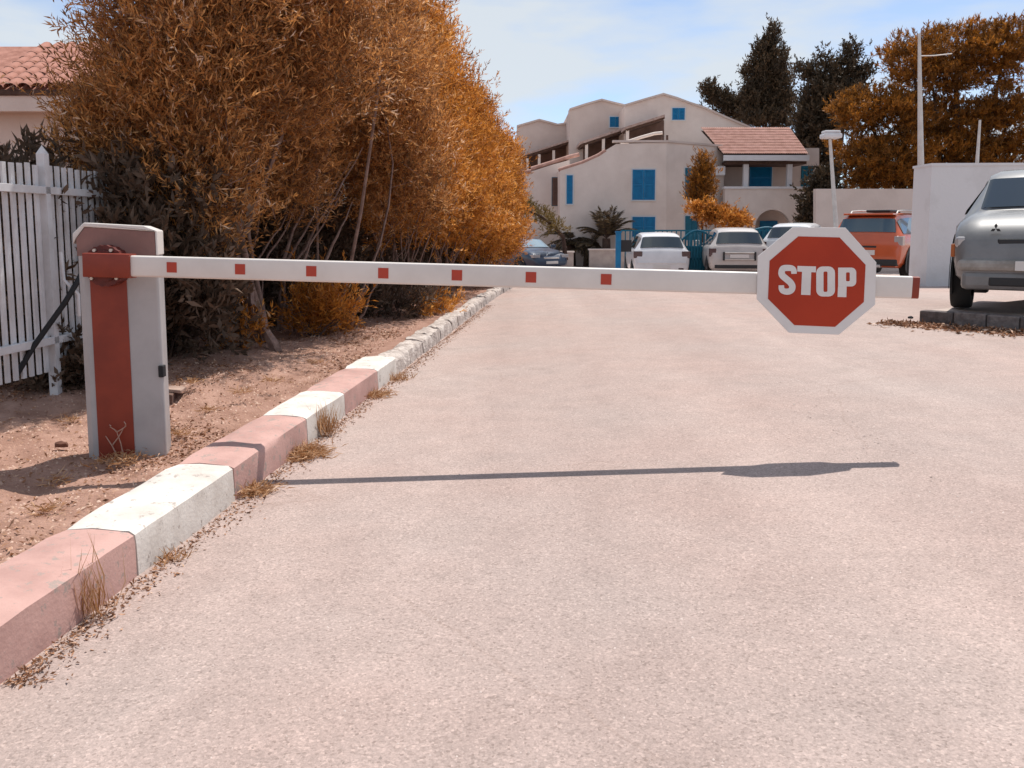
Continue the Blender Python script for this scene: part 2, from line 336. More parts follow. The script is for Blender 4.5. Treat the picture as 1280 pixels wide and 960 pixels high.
MB().prism([lb(sx0, -.004, .0), lb(sx1, -.004, .0), lb(sx1, -.004, zs+.03), lb(sx0, -.004, zs+.03)], Mb.to_3x3() @ Vector((0, .003, 0))).build('stripe', M_REDP, cab)
lk = at(202, 464, PB.y+.06); MB().box(lk.x-.008, lk.x+.02, PB.y+.03, PB.y+.075, lk.z-.03, lk.z+.035).build('lock', M_BLACK, cab, bevel=.006)
# hub flange with bolts
AL = at(134, 332, PB.y-.05); hubc = Vector((AL.x, PB.y-.085, AL.z))
def disc(c, r, t, n=28, ax=Vector((0, 1, 0)), teeth=0):
    mb = MB(); poly = []
    for i in range(n):
        a = 2*math.pi*i/n; rr = r*(1+(teeth if i % 2 else 0)); poly.append(Vector((c.x+rr*math.cos(a), c.y, c.z+rr*math.sin(a))))
    return mb.prism(poly, ax*t)
hub = disc(hubc, .104, .09, 40, teeth=.05).build('hub', M_REDD, bar, smooth=40)
disc(hubc-Vector((0, .012, 0)), .080, .02).build('hub_ring', M_REDD, hub, smooth=40)
for i, a in enumerate((28, 62, 118, 152, 225, 315)):
    r = .091; c = hubc+Vector((r*math.cos(math.radians(a)), -.014, r*math.sin(math.radians(a))))
    disc(c, .009, .014, 6).build('bolt', M_BOLT, hub)
# arm
YL = PB.y-.125; YR = YL*.935
A0 = at(160, 332.3, YL); A1 = at(1139, 359.3, YR); ad = (A1-A0).normalized()
an = Vector((ad.y, -ad.x, 0)).normalized(); au = ad.cross(an); au = -au if au.z < 0 else au   # an: towards the camera
def arm_prism(t0, t1, hh, th, c0=0.0, rnd=.012):
    """rounded bar between distances t0 and t1 along the arm"""
    prof = []
    for sx, sz in ((1, 1), (-1, 1), (-1, -1), (1, -1)):
        for k in range(4):
            a = {(1, 1): 0, (-1, 1): 90, (-1, -1): 180, (1, -1): 270}[(sx, sz)]+30*k; a = math.radians(a)
            prof.append((sx*(th/2-rnd)+rnd*math.cos(a), sz*(hh/2-rnd)+rnd*math.sin(a)))
    mb = MB(); return mb.prism([A0+ad*t0+an*p+au*q for p, q in prof], ad*(t1-t0))
LEN = (A1-A0).length
hh0 = 26.0/F*(YL*CP+.2*SP); AH = hh0*1.01
arm = arm_prism(-.05, LEN-.004, AH, .05).build('arm', M_WHITEP, bar, smooth=40)
arm_prism(LEN-.008, LEN+.03, AH*.98, .047).build('end_cap', M_REDP, arm, smooth=40)
B0 = at(105, 332.3, YL-.01); B1 = at(165, 333, YL-.01)
bl = (B1-B0).length
clamp = arm_prism(-(A0-B0).length, (B1-A0).length, 29.5/F*YL*1.01, .075, rnd=.006).build('clamp', M_REDP, bar, smooth=40)
for px in (217.5, 302.5, 391, 480.5, 572, 664, 757.5):
    # distance along the arm whose picture column is px
    lo, hi = 0, LEN
    for _ in range(40):
        m_ = (lo+hi)/2
        if proj(A0+ad*m_)[0] < px: lo = m_
        else: hi = m_
    c = A0+ad*lo+an*.0268; s_ = .0262
    MB().prism([c-ad*s_-au*s_, c+ad*s_-au*s_, c+ad*s_+au*s_, c-ad*s_+au*s_], -an*.0015).build('red_square', M_REDS, arm)
# stop sign: white octagon plate, red octagon, letters
def onarm(px, py, off):      # the point of the sign's plane (off in front of the arm) seen at px, py
    d = ray(px, py); o = A0+an*off; t = (o-Vector((0, 0, CAMH))).dot(an)/d.dot(an); return Vector((0, 0, CAMH))+d*t
OCT = [(991, 284), (1057, 284.6), (1095.6, 328), (1094, 381), (1048.6, 418.5), (986, 416), (946, 374), (947.3, 320.5)]
RED = [(998, 295.4), (1049.5, 296.8), (1082, 331), (1079.8, 377.5), (1043.8, 408.6), (993, 406.4), (960, 373.5), (962, 326)]
def plate(pts, off, t): return MB().prism([onarm(x, y, off) for x, y in reversed(pts)], -an*t)
sign = plate(OCT, .034, .007).build('stop_sign', M_SIGNW, bar, bevel=.0015)
plate(RED, .0355, .0014).build('red_field', M_SIGNR, sign)
def zz(pts): return [(930+x/5.565, 270+y/5.565) for x, y in pts]
def ring(outer, inner, off, t):
    n = len(outer); a = [onarm(x, y, off) for x, y in outer]; b = [onarm(x, y, off) for x, y in inner]; mb = MB()
    d = -an*t; mb.add(a+b+[p+d for p in a]+[p+d for p in b], [f for i in range(n) for j in [(i+1) % n] for f in ((i, j, n+j, n+i), (2*n+j, 2*n+i, 3*n+i, 3*n+j), (j, i, 2*n+i, 2*n+j), (n+i, n+j, 3*n+j, 3*n+i))]); return mb
def rrect(x0, x1, y0, y1, r, k=5, sk=0):
    o = []
    for cx, cy, a0 in ((x1-r, y0+r, -90), (x1-r, y1-r, 0), (x0+r, y1-r, 90), (x0+r, y0+r, 180)):
        for i in range(k+1):
            a = math.radians(a0+90*i/k); o.append((cx+r*math.cos(a), cy+r*math.sin(a)))
    return o
def prect(x0, x1, y0, y1, r, k=5):
    o = []
    for cx, cy, a0, q in ((x1-r, y0+r, -90, r), (x1-r, y1-r, 0, r), (x0+2, y1-2, 90, 2), (x0+2, y0+2, 180, 2)):
        for i in range(k+1):
            a = math.radians(a0+90*i/k); o.append((cx+q*math.cos(a), cy+q*math.sin(a)))
    return o
def letter(mb, m=None): return mb.build('letter', m or M_SIGNW, sign)
def tilt(pts, x0): return [(x, y+.0)for x, y in pts]
# S: a thick stroke swept along its spine
sp = [(348, 402), (346, 378), (332, 364), (300, 361), (272, 366), (262, 388), (266, 412), (292, 436), (322, 462), (336, 488), (330, 514), (306, 526), (276, 522), (262, 508), (260, 482)]
def stroke(sp, wfun, off, t):
    mb = MB(); n = len(sp); Lf, Rt = [], []
    for i, p in enumerate(sp):
        a = sp[max(0, i-1)]; b = sp[min(n-1, i+1)]; dx, dy = b[0]-a[0], b[1]-a[1]; l = math.hypot(dx, dy); w_ = wfun(i/(n-1))
        Lf.append((p[0]-dy/l*w_, p[1]+dx/l*w_)); Rt.append((p[0]+dy/l*w_, p[1]-dx/l*w_))
    q = [onarm(x, y, off) for x, y in zz(Lf)+zz(Rt)]; d = -an*t
    fs = [(i, i+1, n+i+1, n+i) for i in range(n-1)]
    mb.add(q, fs); mb.add([p+d for p in q], fs); return mb
LO = .0366; LT = .0011
def smooth_path(p, k=5):
    o = []
    for i in range(len(p)-1):
        a, b, c, d = p[max(0, i-1)], p[i], p[i+1], p[min(len(p)-1, i+2)]
        for j in range(k):
            t = j/k; o.append(tuple(.5*(2*b[q]+(c[q]-a[q])*t+(2*a[q]-5*b[q]+4*c[q]-d[q])*t*t+(3*b[q]-a[q]-3*c[q]+d[q])*t**3) for q in (0, 1)))
    return o+[p[-1]]
letter(stroke(smooth_path(sp), lambda u: 19+4*math.sin(math.pi*u), LO, LT))
letter(MB().prism([onarm(x, y, LO) for x, y in reversed(zz([(372, 347), (501, 351), (500, 392), (468, 391), (462, 550), (397, 548), (404, 388), (371, 386)]))], -an*LT))
letter(ring(zz(rrect(503, 633, 351, 560, 44)), zz(rrect(553, 581, 386, 528, 9)), LO, LT))
# P: stem and bowl as one ring plus the stem's foot
P_out = zz(prect(655, 781, 359, 490, 34)); P_in = zz(rrect(710, 736, 392, 454, 7))
pm = ring(P_out, P_in, LO, LT); pm.prism([onarm(x, y, LO) for x, y in reversed(zz([(654, 490.3), (714, 490.3), (712, 565), (651, 563)]))], -an*(LT*.9)); letter(pm)

# ------------------------------------------------------------------ fence on the left
FZ = .05; FX, FY = gp(70, 490, FZ).x, gp(70, 490, FZ).y
fen = thing('picket_fence', 'white metal picket fence behind the barrier cabinet', 'fence', (FX, FY, FZ))
fd = KD; fn = KN
def fp(t, l, z): return Vector((FX, FY, 0))+fd*t+fn*l+Vector((0, 0, z))
ptop = at(70, 183, FY).z; stop_ = at(78, 206, FY).z
def bar_(mb, t0, t1, l0, l1, z0, z1):
    vs = [fp(t, l, z) for z in (z0, z1) for l in (l0, l1) for t in (t0, t1)]
    return mb.add(vs, [(0, 2, 3, 1), (4, 5, 7, 6), (0, 1, 5, 4), (2, 6, 7, 3), (0, 4, 6, 2), (1, 3, 7, 5)])
def fpost(t):
    mb = bar_(MB(), t-.026, t+.026, -.03, .03, -.1, ptop-.05)
    b = [fp(t-.026, -.03, ptop-.05), fp(t+.026, -.03, ptop-.05), fp(t+.026, .03, ptop-.05), fp(t-.026, .03, ptop-.05), fp(t, 0, ptop+.01)]
    mb.add(b, [(0, 1, 4), (1, 2, 4), (2, 3, 4), (3, 0, 4)]); return mb
for t in (0, -1.35, 1.2): fpost(t).build('post', M_FENCE, fen)
zr = at(70, 238, FY).z
for z in (zr, .42): bar_(MB(), -2.6, 1.2, -.03, .01, z-.026, z+.026).build('rail', M_FENCE, fen, bevel=.003)
t = -2.55; k = 0
while t < 1.15:
    if min(abs(t-q) for q in (0, -1.35, 1.2)) > .05:
        dz = random.uniform(-.008, .008); bar_(MB(), t-.019, t+.019, .012, .028, .2, stop_+dz).build('picket', M_FENCE, fen)
    t += .083
# bent brace and black strap on the fence
MB().tube([at(76, 315, FY-.1), at(80, 350, FY-.12), at(98, 368, FY-.12), at(99, 395, FY-.1)], .012, 8).build('brace', M_FENCE, fen, smooth=60)
strap = MB().tube([at(20, 470, FY-.35), at(40, 436, FY-.28), at(62, 405, FY-.2), at(80, 380, FY-.16), at(97, 352, FY-.12), at(104, 338, FY-.05)], .019, 8).build('rubber_strap', M_BLACK, smooth=60)
tag(strap, 'black rubber strap slung slantwise across the white fence', 'strap')
# ------------------------------------------------------------------ trees
def unit(v): return v/np.maximum(np.linalg.norm(v, axis=1, keepdims=True), 1e-6)
def twig_pts(ells, ntw, shell=.38, clump=70, csig=.16, up=.55, flat=1.0):
    """twig base points and directions clumped through a union of ellipsoids (cx,cy,cz,rx,ry,rz)"""
    E = np.array(ells, float); vol = E[:, 3]*E[:, 4]*E[:, 5]; wgt = vol**.75
    def sample(n):
        i = RNG.choice(len(E), n, p=wgt/wgt.sum()); d = unit(RNG.normal(size=(n, 3))); r = RNG.random(n)**shell
        return E[i, :3]+d*r[:, None]*E[i, 3:6], d/E[i, 3:6]
    cc, cn = sample(clump*len(E)); j = RNG.integers(0, len(cc), int(ntw*.75))
    a = cc[j]+RNG.normal(size=(len(j), 3))*csig*np.array([1, 1, flat]); b, bn = sample(ntw-len(j))
    P = np.concatenate([a, b]); Nn = unit(np.concatenate([cn[j], bn]))
    D = unit(Nn*.6+np.array([0, 0, up])+RNG.normal(size=P.shape)*.38)
    cid = np.concatenate([j, RNG.integers(0, len(cc), len(b))])
    hue = RNG.random(len(cc))[cid]
    return P, D, hue
def leaves_on(P, D, hue, per, tl, ll, lw, m, parent, spread=.75, name='crown', zmin=None, mixhue=.5, upcurl=0.35):
    n = len(P); u = np.tile(np.linspace(.1, 1, per), n); PP = np.repeat(P, per, 0); DD = np.repeat(D, per, 0); tlr = np.repeat(tl*(.6+.8*RNG.random(n)), per)
    base_ = PP+DD*(u*tlr)[:, None]; LD = DD+RNG.normal(size=DD.shape)*spread+np.array([0, 0, upcurl])
    N = len(base_); rnd = np.clip(np.repeat(hue, per)*mixhue+RNG.random(N)*(1-mixhue), 0, 1)
    if zmin is not None:
        k = base_[:, 2] > zmin; base_, LD, rnd = base_[k], LD[k], rnd[k]; N = len(base_)
    return leaf_cloud(name, base_, LD, ll*(.6+.8*RNG.random(N)), lw*(.7+.6*RNG.random(N)), m, parent, rnd=rnd)
def stems(mb, b, tips, r0, bend=.45, seg=7, n=6, r1=.25):
    b = Vector(b)
    for t in tips:
        t = Vector(t); pts = []; off = Vector((random.uniform(-1, 1), random.uniform(-1, 1), 0))*bend
        rr = random.uniform(.6, 1)*r0
        for i in range(seg+1):
            u = i/seg; p = b.lerp(t, u)+off*math.sin(math.pi*u)*(t-b).length*.3+Vector((random.uniform(-1, 1), random.uniform(-1, 1), random.uniform(-1, 1)))*.02*(0 < i)
            pts.append(p)
        mb.tube(pts, [rr*(1-(1-r1)*i/seg) for i in range(seg+1)], n)
def thin_twigs(P, D, tl, r, parent, m, k):
    idx = RNG.choice(len(P), min(k, len(P)), replace=False); mb = MB()
    for i in idx:
        p = Vector(P[i]); d = Vector(D[i]); q = d.orthogonal().normalized()*random.uniform(-.1, .1)
        mb.tube([p-d*tl*.5, p+q*.6, p+d*tl*.6+q], [r, r*.8, r*.35], 3, cap=False)
    o = mb.build('twigs', m, parent); o['kind'] = 'stuff'; return o
def hedge_tree(name, label, bx, by, ells, m, ntw, per, tl, ll, lw, tips, r0, zmin=None, extra=None, tw=300, bark=None, bases=1, group='tall trees along the left verge', clump=80, csig=.13):
    bz = verge_z(bx, by)-.04; t = thing(name, label, 'tree', (bx, by, bz), group=group)
    mb = MB()
    for k in range(bases):
        stems(mb, (bx+random.uniform(-.18, .18)*(k > 0), by+random.uniform(-.3, .3)*(k > 0), bz), tips[k::bases], r0)
    for (a, q, rr) in (extra or []): stems(mb, a, [q], rr, bend=.05)
    mb.build('trunk', bark or M_BARK, t, smooth=60)
    P, D, hue = twig_pts(ells, ntw, clump=clump, csig=csig)
    leaves_on(P, D, hue, per, tl, ll, lw, m, t, zmin=zmin)
    if tw: thin_twigs(P, D, tl*1.5, .0035, t, M_BARK, tw)
    return t
def tips_in(ells, n, zlo=.3):
    o = []
    for i in range(n):
        e = ells[i % len(ells)]; o.append((e[0]+random.uniform(-.7, .7)*e[3], e[1]+random.uniform(-.6, .6)*e[4], e[2]+random.uniform(-.5, .6)*e[5]))
    return o
G_ = 'tall trees along the left verge'
# the nearest tree, over the fence
e = [(-2.72, 7.7, 3.1, .78, .9, 1.3), (-2.75, 7.4, 2.3, .75, .6, .7), (-2.6, 7.9, 4.1, .8, .9, .9), (-3.15, 7.5, 1.9, .55, .5, .45), (-2.6, 7.3, 1.6, .6, .4, .5)]
hedge_tree('verge_tree', 'leftmost russet tree, its foliage hanging over the white fence', -2.9, 7.7, e, M_LEAF_B, 11500, 11, .21, .068, .0125, tips_in(e, 5), .04, bases=3)
# the tree with the leaning grey trunk
e = [(-2.3, 8.6, 3.6, 1.0, 1.1, 1.3), (-2.0, 8.3, 2.9, .9, .7, .8), (-2.4, 8.7, 4.5, 1.0, 1.1, 1.0), (-2.3, 8.1, 2.3, .7, .5, .5), (-2.5, 8.8, 1.8, .7, .5, .6)]
tb = gp(346, 437, VZ)
lean = [((tb.x, tb.y, VZ-.03), tuple(at(300, 335, tb.y+.15)), .058), (tuple(gp(288, 430, VZ)), tuple(at(262, 370, tb.y+.1)), .026), (tuple(gp(440, 408, VZ)), tuple(at(412, 345, 9.3)), .03)]
hedge_tree('verge_tree', 'russet tree with a thick leaning grey trunk at the verge, second from the fence', -2.3, 8.3, e, M_LEAF_B, 12500, 11, .21, .068, .0125, tips_in(e, 4), .04, extra=lean, bases=3)
# the tree with long pale stems sweeping right
e = [(-1.9, 10.0, 3.8, 1.0, 1.2, 1.3), (-1.7, 9.7, 2.9, .85, .8, .7), (-2.0, 10.3, 4.7, 1.0, 1.2, 1.0), (-1.5, 10.7, 2.2, .75, .9, .7), (-1.35, 10.9, 1.6, .55, .8, .45), (-1.9, 10.4, 2.3, .9, .6, .6)]
sw = []
for (x0, y0, x1, y1, d, r) in ((352, 335, 415, 175, 9.1, .030), (356, 330, 440, 200, 9.1, .022), (366, 330, 455, 185, 9.3, .026), (372, 335, 430, 240, 9.0, .020), (405, 330, 440, 250, 9.2, .024), (310, 320, 345, 215, 8.8, .022), (330, 330, 385, 230, 8.8, .026), (318, 330, 372, 250, 8.7, .018)):
    q0 = at(x0, y0, d); q1 = at(x1, y1, d+.4); g0 = Vector((q0.x-.05, d, VZ)); sw += [(tuple(g0), tuple(q0), r), (tuple(q0), tuple(q1), r*.9)]
e1, e2 = gp(437, 412, VZ), gp(443, 411, VZ)
sw += [(tuple(e1), tuple(at(460, 350, e1.y)), .028), (tuple(e2), tuple(at(475, 345, e2.y+.1)), .022)]
hedge_tree('verge_tree', 'tree with long pale stems sweeping up to the right, behind the arm', -1.95, 9.6, e, M_LEAF_B, 13000, 11, .21, .068, .0130, tips_in(e, 3), .026, extra=sw, bases=3)
specs = [(-1.55, 12.0, [(-1.65, 12.2, 3.5, .85, 1.3, 1.35), (-1.95, 12.3, 4.4, .8, 1.2, .9), (-1.35, 11.8, 2.4, .75, 1.0, .75), (-1.3, 12.0, 1.65, .8, 1.0, .6)], M_LEAF_O, 'bright orange bushy tree at the top middle of the tall row'),
         (-1.15, 14.6, [(-1.3, 14.6, 3.2, .72, 1.2, 1.2), (-1.55, 14.8, 4.0, .5, 1.0, .75), (-1.05, 14.4, 2.2, .75, 1.1, .8), (-.95, 14.3, 1.5, .78, 1.1, .6)], M_LEAF_O, 'orange tree third from the far end of the tall row'),
         (-.75, 17.2, [(-.78, 17.2, 2.6, .62, 1.2, 1.15), (-.95, 17.2, 3.3, .45, .9, .6), (-.7, 17.0, 1.8, .72, 1.1, .8), (-.62, 17.0, 1.2, .74, 1.1, .5)], M_LEAF_O, 'orange tree second from the far end of the tall row'),
         (-.42, 19.8, [(-.42, 19.8, 2.1, .62, 1.1, 1.0), (-.5, 19.8, 2.75, .42, .8, .55), (-.35, 19.6, 1.45, .60, 1.0, .72), (-.35, 19.6, .9, .55, .9, .35)], M_LEAF_O, 'lowest orange tree at the far right end of the tall row')]
for bx, by, e, m, lab in specs:
    ex = []
    for k in range(9):
        y0 = by-1.3+2.2*random.random(); x0 = kerb_pt(y0).x-random.uniform(.75, 1.5); z0 = verge_z(x0, y0)-.03
        ex.append(((x0, y0, z0), (x0+random.uniform(.25, .8), y0+random.uniform(-.2, .3), z0+random.uniform(1.1, 1.9)), random.uniform(.010, .022)))
    hedge_tree('verge_tree', lab, bx, by, e, m, 8500, 10, .19, .070, .0155, tips_in(e, 7), .026, extra=ex, bases=4, tw=160)
# dark understorey shrubs close the row behind the trunks
def shrub(name, label, bx, by, ells, m, ntw, per, ll, lw, tl=.22, z=None, group=None, cat='shrub', csig=.1, clump=30, up=.5, nst=6, r0=.012):
    bz = verge_z(bx, by)-.03 if z is None else z
    t = thing(name, label, cat, (bx, by, bz), group=group); mb = MB(); stems(mb, (bx, by, bz), tips_in(ells, nst), r0); mb.build('stems', M_BARKD, t, smooth=60)
    P, D, hue = twig_pts(ells, ntw, clump=clump, csig=csig, up=up); leaves_on(P, D, hue, per, tl, ll, lw, m, t, zmin=bz+.02, name='foliage'); return t
GS = 'dark shrubs under the tall trees'
und = [(-2.85, 7.15, .95, .5, .5, .85, 'dusky grey-brown shrub just right of the barrier cabinet'), (-3.35, 8.6, 1.4, .6, .6, 1.3, 'dark shrub behind the cabinet, near the fence end'), (-3.0, 9.8, 1.5, .7, .7, 1.45, 'dark shrub behind the leaning grey trunk'),
       (-2.75, 11.4, 1.5, .7, .8, 1.45, 'dark shrub behind the pale sweeping stems'), (-2.5, 13.0, 1.5, .65, .9, 1.45, 'dark shrub under the bright orange tree'), (-2.1, 15.2, 1.4, .6, 1.0, 1.35, 'dark shrub under the third tree from the far end'), (-1.75, 17.6, 1.2, .6, 1.1, 1.2, 'dark shrub under the second tree from the far end'), (-1.35, 20.2, .8, .6, 1.0, .9, 'dark shrub under the far end tree')]
for x, y, zc, rx, ry, rz, lab in und:
    shrub('shrub', lab, x, y, [(x, y, zc+base(y), rx, ry, rz), (x-.1, y+.2, zc*.6+base(y), rx*1.15, ry, rz*.6)], M_LEAF_G, 1700, 10, .10, .032, group=GS)
oc = gp(382, 425, VZ)
shrub('orange_bush', 'low orange bush at the foot of the leaning trunk', oc.x, oc.y+.25, [(oc.x, oc.y+.5, .38, .26, .22, .24), (oc.x+.18, oc.y+.6, .33, .2, .2, .2)], M_LEAF_O, 420, 9, .075, .013, tl=.18, cat='bush')
oc = gp(300, 440, VZ)
shrub('orange_sprig', 'small orange sprig left of the leaning trunk', oc.x, oc.y+.05, [(oc.x, oc.y+.1, .27, .10, .1, .13)], M_LEAF_O, 90, 9, .06, .012, tl=.12, cat='bush')
oc = gp(492, 400, VZ)
shrub('green_brown_bush', 'low brown bush at the hedge foot above the rough kerb', oc.x, oc.y+.4, [(oc.x, oc.y+.4, .35, .4, .5, .25)], M_LEAF_G, 350, 9, .08, .02, tl=.18, cat='bush')
ob = gp(552, 392, VZ)
shrub('orange_ground_plant', 'low orange plants spreading beside the far kerb', ob.x-.1, ob.y+.3, [(ob.x-.15, ob.y+.4, .18, .28, .9, .09)], M_LEAF_O, 300, 8, .07, .014, tl=.1, cat='bush')
for x, y, lab in ((-3.85, 7.4, 'dark brown shrub behind the white fence, close to the tree'), (-4.6, 7.9, 'dark brown shrub behind the white fence at the left edge'), (-4.1, 9.0, 'taller dark shrub behind the fence below the tiled roof'), (-3.95, 6.6, 'low dark shrub pressed against the back of the white fence')):
    shrub('shrub', lab, x, y, [(x, y, .95, .6, .45, .95 if y > 7 else .7), (x+.1, y+.1, .5, .65, .4, .5)], M_LEAF_G, 1300, 9, .10, .03, group='dark shrubs behind the fence')
iv = gp(75, 480, .05)
shrub('dry_creeper', 'dry brown creeper at the foot of the white fence', iv.x+.02, iv.y-.08, [(iv.x+.02, iv.y-.08, .20, .26, .10, .20), (iv.x+.12, iv.y-.1, .12, .2, .1, .12)], M_LEAF_G, 300, 8, .06, .035, tl=.1, cat='creeper')

# ------------------------------------------------------------------ tiled house behind the fence
HY = 15.5
h = thing('tiled_house', 'house corner with red tiled roof behind the tall trees at left', 'house', (at(60, 300, HY).x, HY, VZ+base(HY)))
ev = at(126, 112, HY).z; xr = at(128, 112, HY).x
MB().box(xr-8, xr-.45, HY+.5, HY+6, -.3, ev-.05).build('wall', M_WALL, h)
MB().box(xr-8.2, xr, HY+.02, HY+.16, ev-.36, ev-.10).build('fascia', M_WALL, h)
MB().box(xr-8.2, xr-.03, HY-.02, HY+.10, ev-.10, ev+.0).build('gutter', M_WOOD, h, bevel=.02)
rf = MB(); SL = math.radians(27); nrow = 8
rf.add([(xr-8.2, HY, ev-.01), (xr, HY, ev-.01), (xr-.2, HY+2.35, ev-.01+2.35*math.tan(SL)), (xr-8.2, HY+2.35, ev-.01+2.35*math.tan(SL)), (xr-8.2, HY+5, ev-.6), (xr, HY+5, ev-.6)], [(0, 1, 2, 3), (3, 2, 5, 4), (0, 3, 4), (1, 5, 2), (0, 4, 5, 1)])
roof = rf.build('roof', M_TILE, h)
tw_, tln = .235, .36
tm = MB(); n = 6
for i in range(2):
    for j in range(n+1):
        a = math.pi*j/n; r = .098 if i == 0 else .118; tm.v.append((r*math.cos(a), 0 if i else tln, r*.75*math.sin(a)+(.03 if i == 0 else .012)))
tm.f = [(j, j+1, n+1+j+1, n+1+j) for j in range(n)]
tile0 = tm.build('roof_tile', M_TILE, roof, smooth=60, world=False); first = True
for r_ in range(nrow):
    for c_ in range(9):
        o = tile0 if first else tile0.copy()
        if not first: C.objects.link(o); o.parent = roof
        first = False
        u = r_*(tln-.05); o.location = (xr-.13-c_*tw_+random.uniform(-.01, .01), HY-.06+u*math.cos(SL), ev+.01+u*math.sin(SL)); o.rotation_euler = (SL-.03, 0, random.uniform(-.03, .03)); o.matrix_parent_inverse = wm(roof).inverted()
# ------------------------------------------------------------------ the houses across the car park
GZ = base(40)-.02
def P2(pts, Y): return [at(x, y, Y) for x, y in reversed(pts)]
def slab(pts, Y, d): return MB().prism(P2(pts, Y), (0, d, 0))
def window(parent, x0, x1, y0, y1, Y, leaves=2, trim=True, m=None):
    """shuttered window: trim frame proud of the wall, louvred shutter leaves in it"""
    a = at(x0, y1, Y); b = at(x1, y0, Y); w_, h_ = b.x-a.x, b.z-a.z; t = .045
    f = MB()
    if trim:
        f.box(a.x-t, b.x+t, Y-.03, Y+.02, b.z, b.z+t); f.box(a.x-t, b.x+t, Y-.05, Y+.02, a.z-t, a.z)
        f.box(a.x-t, a.x, Y-.03, Y+.02, a.z, b.z); f.box(b.x, b.x+t, Y-.03, Y+.02, a.z, b.z)
    else: f.box(a.x-.02, b.x+.02, Y-.01, Y+.02, a.z-.02, b.z+.02)
    f = f.build('window', M_BLUEF if trim else M_TEAL, parent)
    lw = w_/leaves
    for i in range(leaves):
        mb = MB(); x = a.x+i*lw+.006; x2 = a.x+(i+1)*lw-.006; s = min(.07, lw*.2)
        mb.box(x, x+s, Y-.045, Y-.012, a.z+.005, b.z-.005); mb.box(x2-s, x2, Y-.045, Y-.012, a.z+.005, b.z-.005)
        for z in (a.z+.005, b.z-.005-s, (a.z+b.z)/2-s/2): mb.box(x+s, x2-s, Y-.043, Y-.012, z, z+s)
        nl = max(4, int(h_/.07)); 
        for k in range(nl):
            z = a.z+.02+(h_-.04)*k/nl; mb.add([(x+s, Y-.036, z), (x2-s, Y-.036, z), (x2-s, Y-.014, z+(h_-.04)/nl*1.05), (x+s, Y-.014, z+(h_-.04)/nl*1.05)], [(0, 1, 2, 3)])
        mb.build('shutter', m or M_BLUE, f)
    return f
YA = 38.0
# main block
ha = thing('white_house', 'large pale house with blue shutters behind the white hatchback', 'house', (at(770, 330, YA).x, YA, GZ))
wa = slab([(700, 212), (728, 203), (752, 191), (770, 180), (833, 178), (833, 345), (700, 345)], YA, 7).build('wall', M_WALL, ha)
c0 = at(833, 178, YA); c1 = at(906, 178, 40.2)
ws = MB().prism([Vector((c0.x+.002, YA+.002, GZ-.5)), Vector((c1.x, 40.2, GZ-.5)), Vector((c1.x, 45, GZ-.5)), Vector((c0.x+.002, 45, GZ-.5))], (0, 0, c0.z-GZ+.5)).build('side_wall', M_WALL, ha)
MB().box(at(766, 178, YA).x, c0.x+.06, YA-.06, YA+.25, c0.z+.002, c0.z+.09).build('coping', M_WALL2, ha)
cd = (c1-c0); cd.z = 0; cd.normalize(); cn_ = Vector((cd.y, -cd.x, 0))
cq = [c0+cn_*.06, c0+cd*4+cn_*.06, c0+cd*4-cn_*.25, c0-cn_*.25]
MB().prism([Vector((p.x, p.y, c0.z+.004)) for p in cq], (0, 0, .088)).build('coping', M_WALL2, ha)
window(ha, 790, 819, 212, 250, YA); window(ha, 790, 819, 271, 296, YA); window(ha, 708, 716, 219, 255, YA, 1)
# the two windows on the turned side wall
def side_window(x0, x1, y0, y1):
    f = MB(); pts = []
    def on(px, py, o=.0):
        d = ray(px, py); n = cn_; p0 = Vector((c0.x, c0.y, 0))+n*o; t = (p0-Vector((0, 0, CAMH))).dot(n)/d.dot(n); return Vector((0, 0, CAMH))+d*t
    f = MB().prism([on(x0-1.5, y1+1.5, .02), on(x1+1.5, y1+1.5, .02), on(x1+1.5, y0-1.5, .02), on(x0-1.5, y0-1.5, .02)], -cn_*.03).build('window', M_BLUEF, ha)
    m_ = (x0+x1)/2
    for a, b in ((x0, m_-.2), (m_+.2, x1)): MB().prism([on(a, y1, .045), on(b, y1, .045), on(b, y0, .045), on(a, y0, .045)], -cn_*.02).build('shutter', M_TEAL, f)
side_window(857, 872, 210, 248); side_window(857, 872, 270, 300)
# tile copings along the sloped parapets
def coping(path, Y, r, m, par, dy=.0):
    return MB().tube([at(x, y, Y+dy) for x, y in path], r, 8).build('tile_coping', m, par, smooth=50)
coping([(698, 212.5), (728, 203), (748, 194), (757, 188)], YA+.05, .075, M_TILEP, ha)
coping([(776, 180), (800, 172), (818, 167), (828, 166)], YA+1.2, .07, M_WALL, ha)
for x in (828, 834): MB().tube([at(x, 178, YA+1), at(x, 169, YA+1)], .05, 6).build('railing_post', M_WOOD, ha)
# lit roof edge below the terraces
def roofband(pts, Y, d, par, m): return slab(pts, Y, d).build('roof_band', m, par)
# left wing
YC = 40.0
hb = thing('left_wing_house', 'lower pale house wing between the tall trees and the main house', 'house', (at(668, 330, YC).x, YC, GZ))
slab([(560, 221), (636, 219), (668, 213), (690, 206), (712, 200), (712, 345), (560, 345)], YC, 6).build('wall', M_WALL, hb)
coping([(560, 222), (640, 218), (664, 213.5)], YC-.05, .075, M_TILEP, hb); coping([(664, 211), (690, 203), (712, 196), (724, 193)], YC+.15, .09, M_TILEP, hb)
window(hb, 650, 655, 230, 252, YC, 1); window(hb, 690, 700, 222, 257, YC-.0, 1, trim=False, m=M_RECESS)  # second one is a recess, its shade in the brown panel
